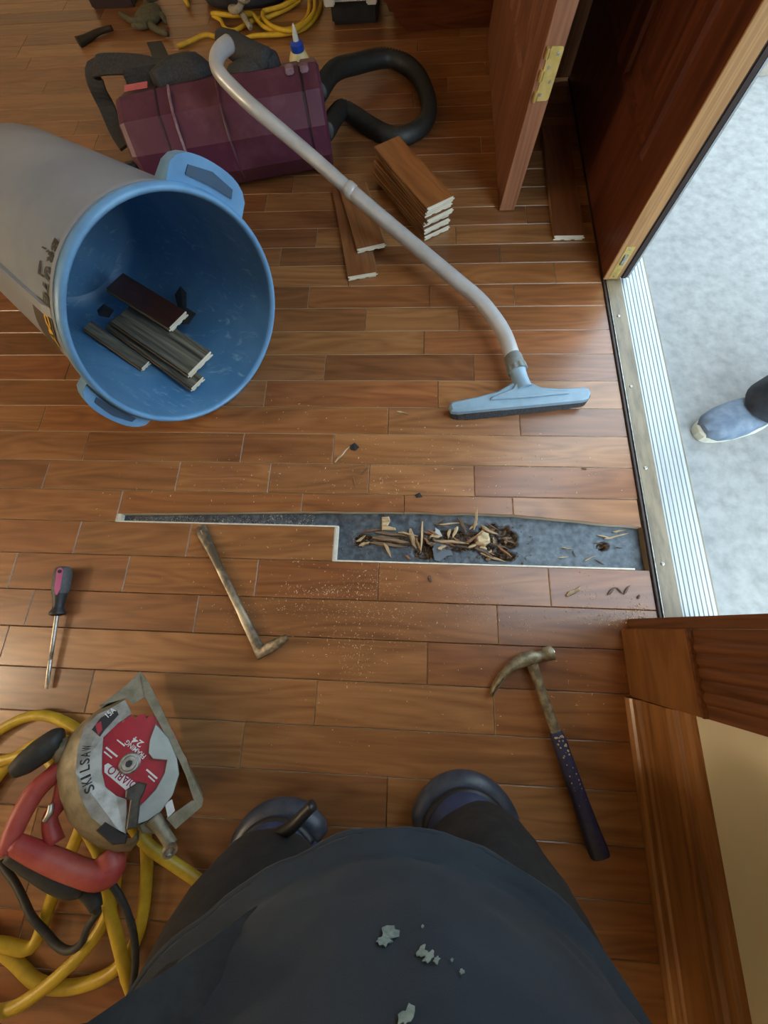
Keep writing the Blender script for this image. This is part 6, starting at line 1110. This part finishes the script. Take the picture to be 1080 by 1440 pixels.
# sawdust: far too many crumbs to count
def crumb(q, c, s, rg):
    ax = [Vector((rg.gauss(0, 1), rg.gauss(0, 1), rg.gauss(0, 0.35))).normalized()*s*rg.uniform(0.5, 1.7), Vector((rg.gauss(0, 1), rg.gauss(0, 1), rg.gauss(0, 0.4))).normalized()*s*0.45, Vector((0, 0, s*0.5))]
    q.add([c - ax[0], c + ax[0]*0.6 + ax[1], c + ax[0]*0.4 - ax[1], c + ax[2]], [(0, 2, 1), (0, 1, 3), (1, 2, 3), (2, 0, 3)])
rgd = random.Random(77); q = MB()
blobs = [((-0.0778, 0.1032, 0), 0.040, 0.028, 150, 0.0013), ((-0.0994, 0.05, 0), 0.10, 0.03, 200, 0.0011), ((-0.0341, 0.0183, 0), 0.09, 0.03, 190, 0.0010), ((0.147, 0.0676, 0), 0.030, 0.020, 140, 0.0011), ((-0.1939, 0.0738, 0), 0.040, 0.008, 120, 0.0013), ((-0.2198, 0.035, 0), 0.10, 0.02, 170, 0.0010), ((-0.1024, -0.0366, 0), 0.05, 0.035, 130, 0.0011), ((-0.1005, -0.07, 0), 0.018, 0.025, 110, 0.0010), ((0.1768, 0.0303, 0), 0.04, 0.018, 90, 0.0012), ((0.2601, 0.0139, 0), 0.03, 0.02, 70, 0.0011), ((0.4433, 0.0382, 0), 0.045, 0.012, 200, 0.0013), ((0.5044, 0.0493, 0), 0.02, 0.012, 110, 0.0013), ((0.4263, 0.0829, 0), 0.05, 0.02, 80, 0.0012), ((-0.3812, 0.0138, 0), 0.02, 0.02, 70, 0.0008), ((0.051, 0.3787, 0), 0.30, 0.06, 170, 0.0015), ((-0.1611, 0.3561, 0), 0.22, 0.05, 120, 0.0014), ((0.227, 0.4199, 0), 0.12, 0.06, 90, 0.0014), ((-0.1348, 0.5168, 0), 0.2, 0.05, 60, 0.0013), ((-0.1765, -0.0902, 0), 0.3, 0.10, 120, 0.0011), ((0.1134, -0.05, 0), 0.2, 0.12, 90, 0.0012), ((-0.2788, 0.1217, 0), 0.18, 0.06, 110, 0.0012), ((0.1599, 0.5234, 0), 0.04, 0.006, 22, 0.0018), ((0.3469, -0.0963, 0), 0.06, 0.04, 26, 0.0012), ((-0.4611, -0.2529, 0), 0.3, 0.12, 40, 0.0010), ((0.0841, 0.1002, 0), 0.16, 0.04, 120, 0.0010), ((-0.4789, 0.2934, 0), 0.25, 0.03, 40, 0.0014)]
for c, sx_, sy_, n, s in blobs:
    for i in range(n):
        x_ = rgd.gauss(c[0], sx_); y_ = rgd.gauss(c[1], sy_)
        if x_ > XR - 0.005 or (seams[14] - 0.003 < y_ < cut[-1][1] + 0.03 and x_ > cut[0][0] - 0.01 and (x_ > -0.14 or y_ > seams[13]-0.004)): continue
        if x_ > 0.46 and y_ < 0.02: continue
        if x_ < -0.30 and y_ < -0.05: continue
        if 0.08 < x_ < 0.50 and 0.505 < y_ < 0.655: continue
        crumb(q, Vector((x_, y_, 0.0006)), s*rgd.uniform(0.6, 2.2), rgd)
tag(q.build('sawdust', 'dust'), 'pale sawdust sprinkled over the planks round the cut-out', 'sawdust', kind='stuff')
MT['flake'] = M('grey_white_flakes', (0.42, 0.40, 0.36), 0.9, c2=(0.28, 0.25, 0.21), scale=200)
q = MB(); y0_ = seams[13] + 0.004
for i in range(620):
    t = rgd.random()**0.9; x_ = cut[0][0] + 0.02 + t*((-0.2232, 0.2493, 0)[0] - cut[0][0] - 0.02); yt_ = cut[0][1] + (cut[1][1]-cut[0][1])*t
    crumb(q, Vector((x_, rgd.uniform(y0_, yt_ - 0.004), -0.0175 + rgd.uniform(0, 0.004))), rgd.uniform(0.0008, 0.0028)*(1.3 if t > 0.75 else 1), rgd)
for i in range(240):
    x_ = rgd.uniform((-0.1498, 0.193, 0)[0], XR-0.02); crumb(q, Vector((x_, rgd.uniform(seams[14]+0.005, seams[13]), -0.0172)), rgd.uniform(0.0006, 0.0018), rgd)
tag(q.build('flakes', 'flake'), 'grey and white flakes strewn on the felt in the cut-out', 'flakes', kind='stuff')

q = MB(); q2 = MB()
for i in range(900):
    cx, cy, rx, ry, d_ = pits[rgd.choice((0, 0, 1, 1, 2, 3, 6))]; x_ = rgd.gauss(cx, rx*0.55); y_ = rgd.gauss(cy, ry*0.5)
    if not (seams[14]+0.006 < y_ < 0.262 and -0.13 < x_ < 0.34): continue
    crumb(q, Vector((x_, y_, felt_z(x_, y_)+0.0025)), rgd.uniform(0.0015, 0.0055), rgd)
ro = q.build('rot_crumbs', 'splinter'); ro.color = (0.42, 0.33, 0.27, 1); tag(ro, 'brown crumbs of rotten wood filling the pits of the cut-out', 'crumbs', kind='stuff')
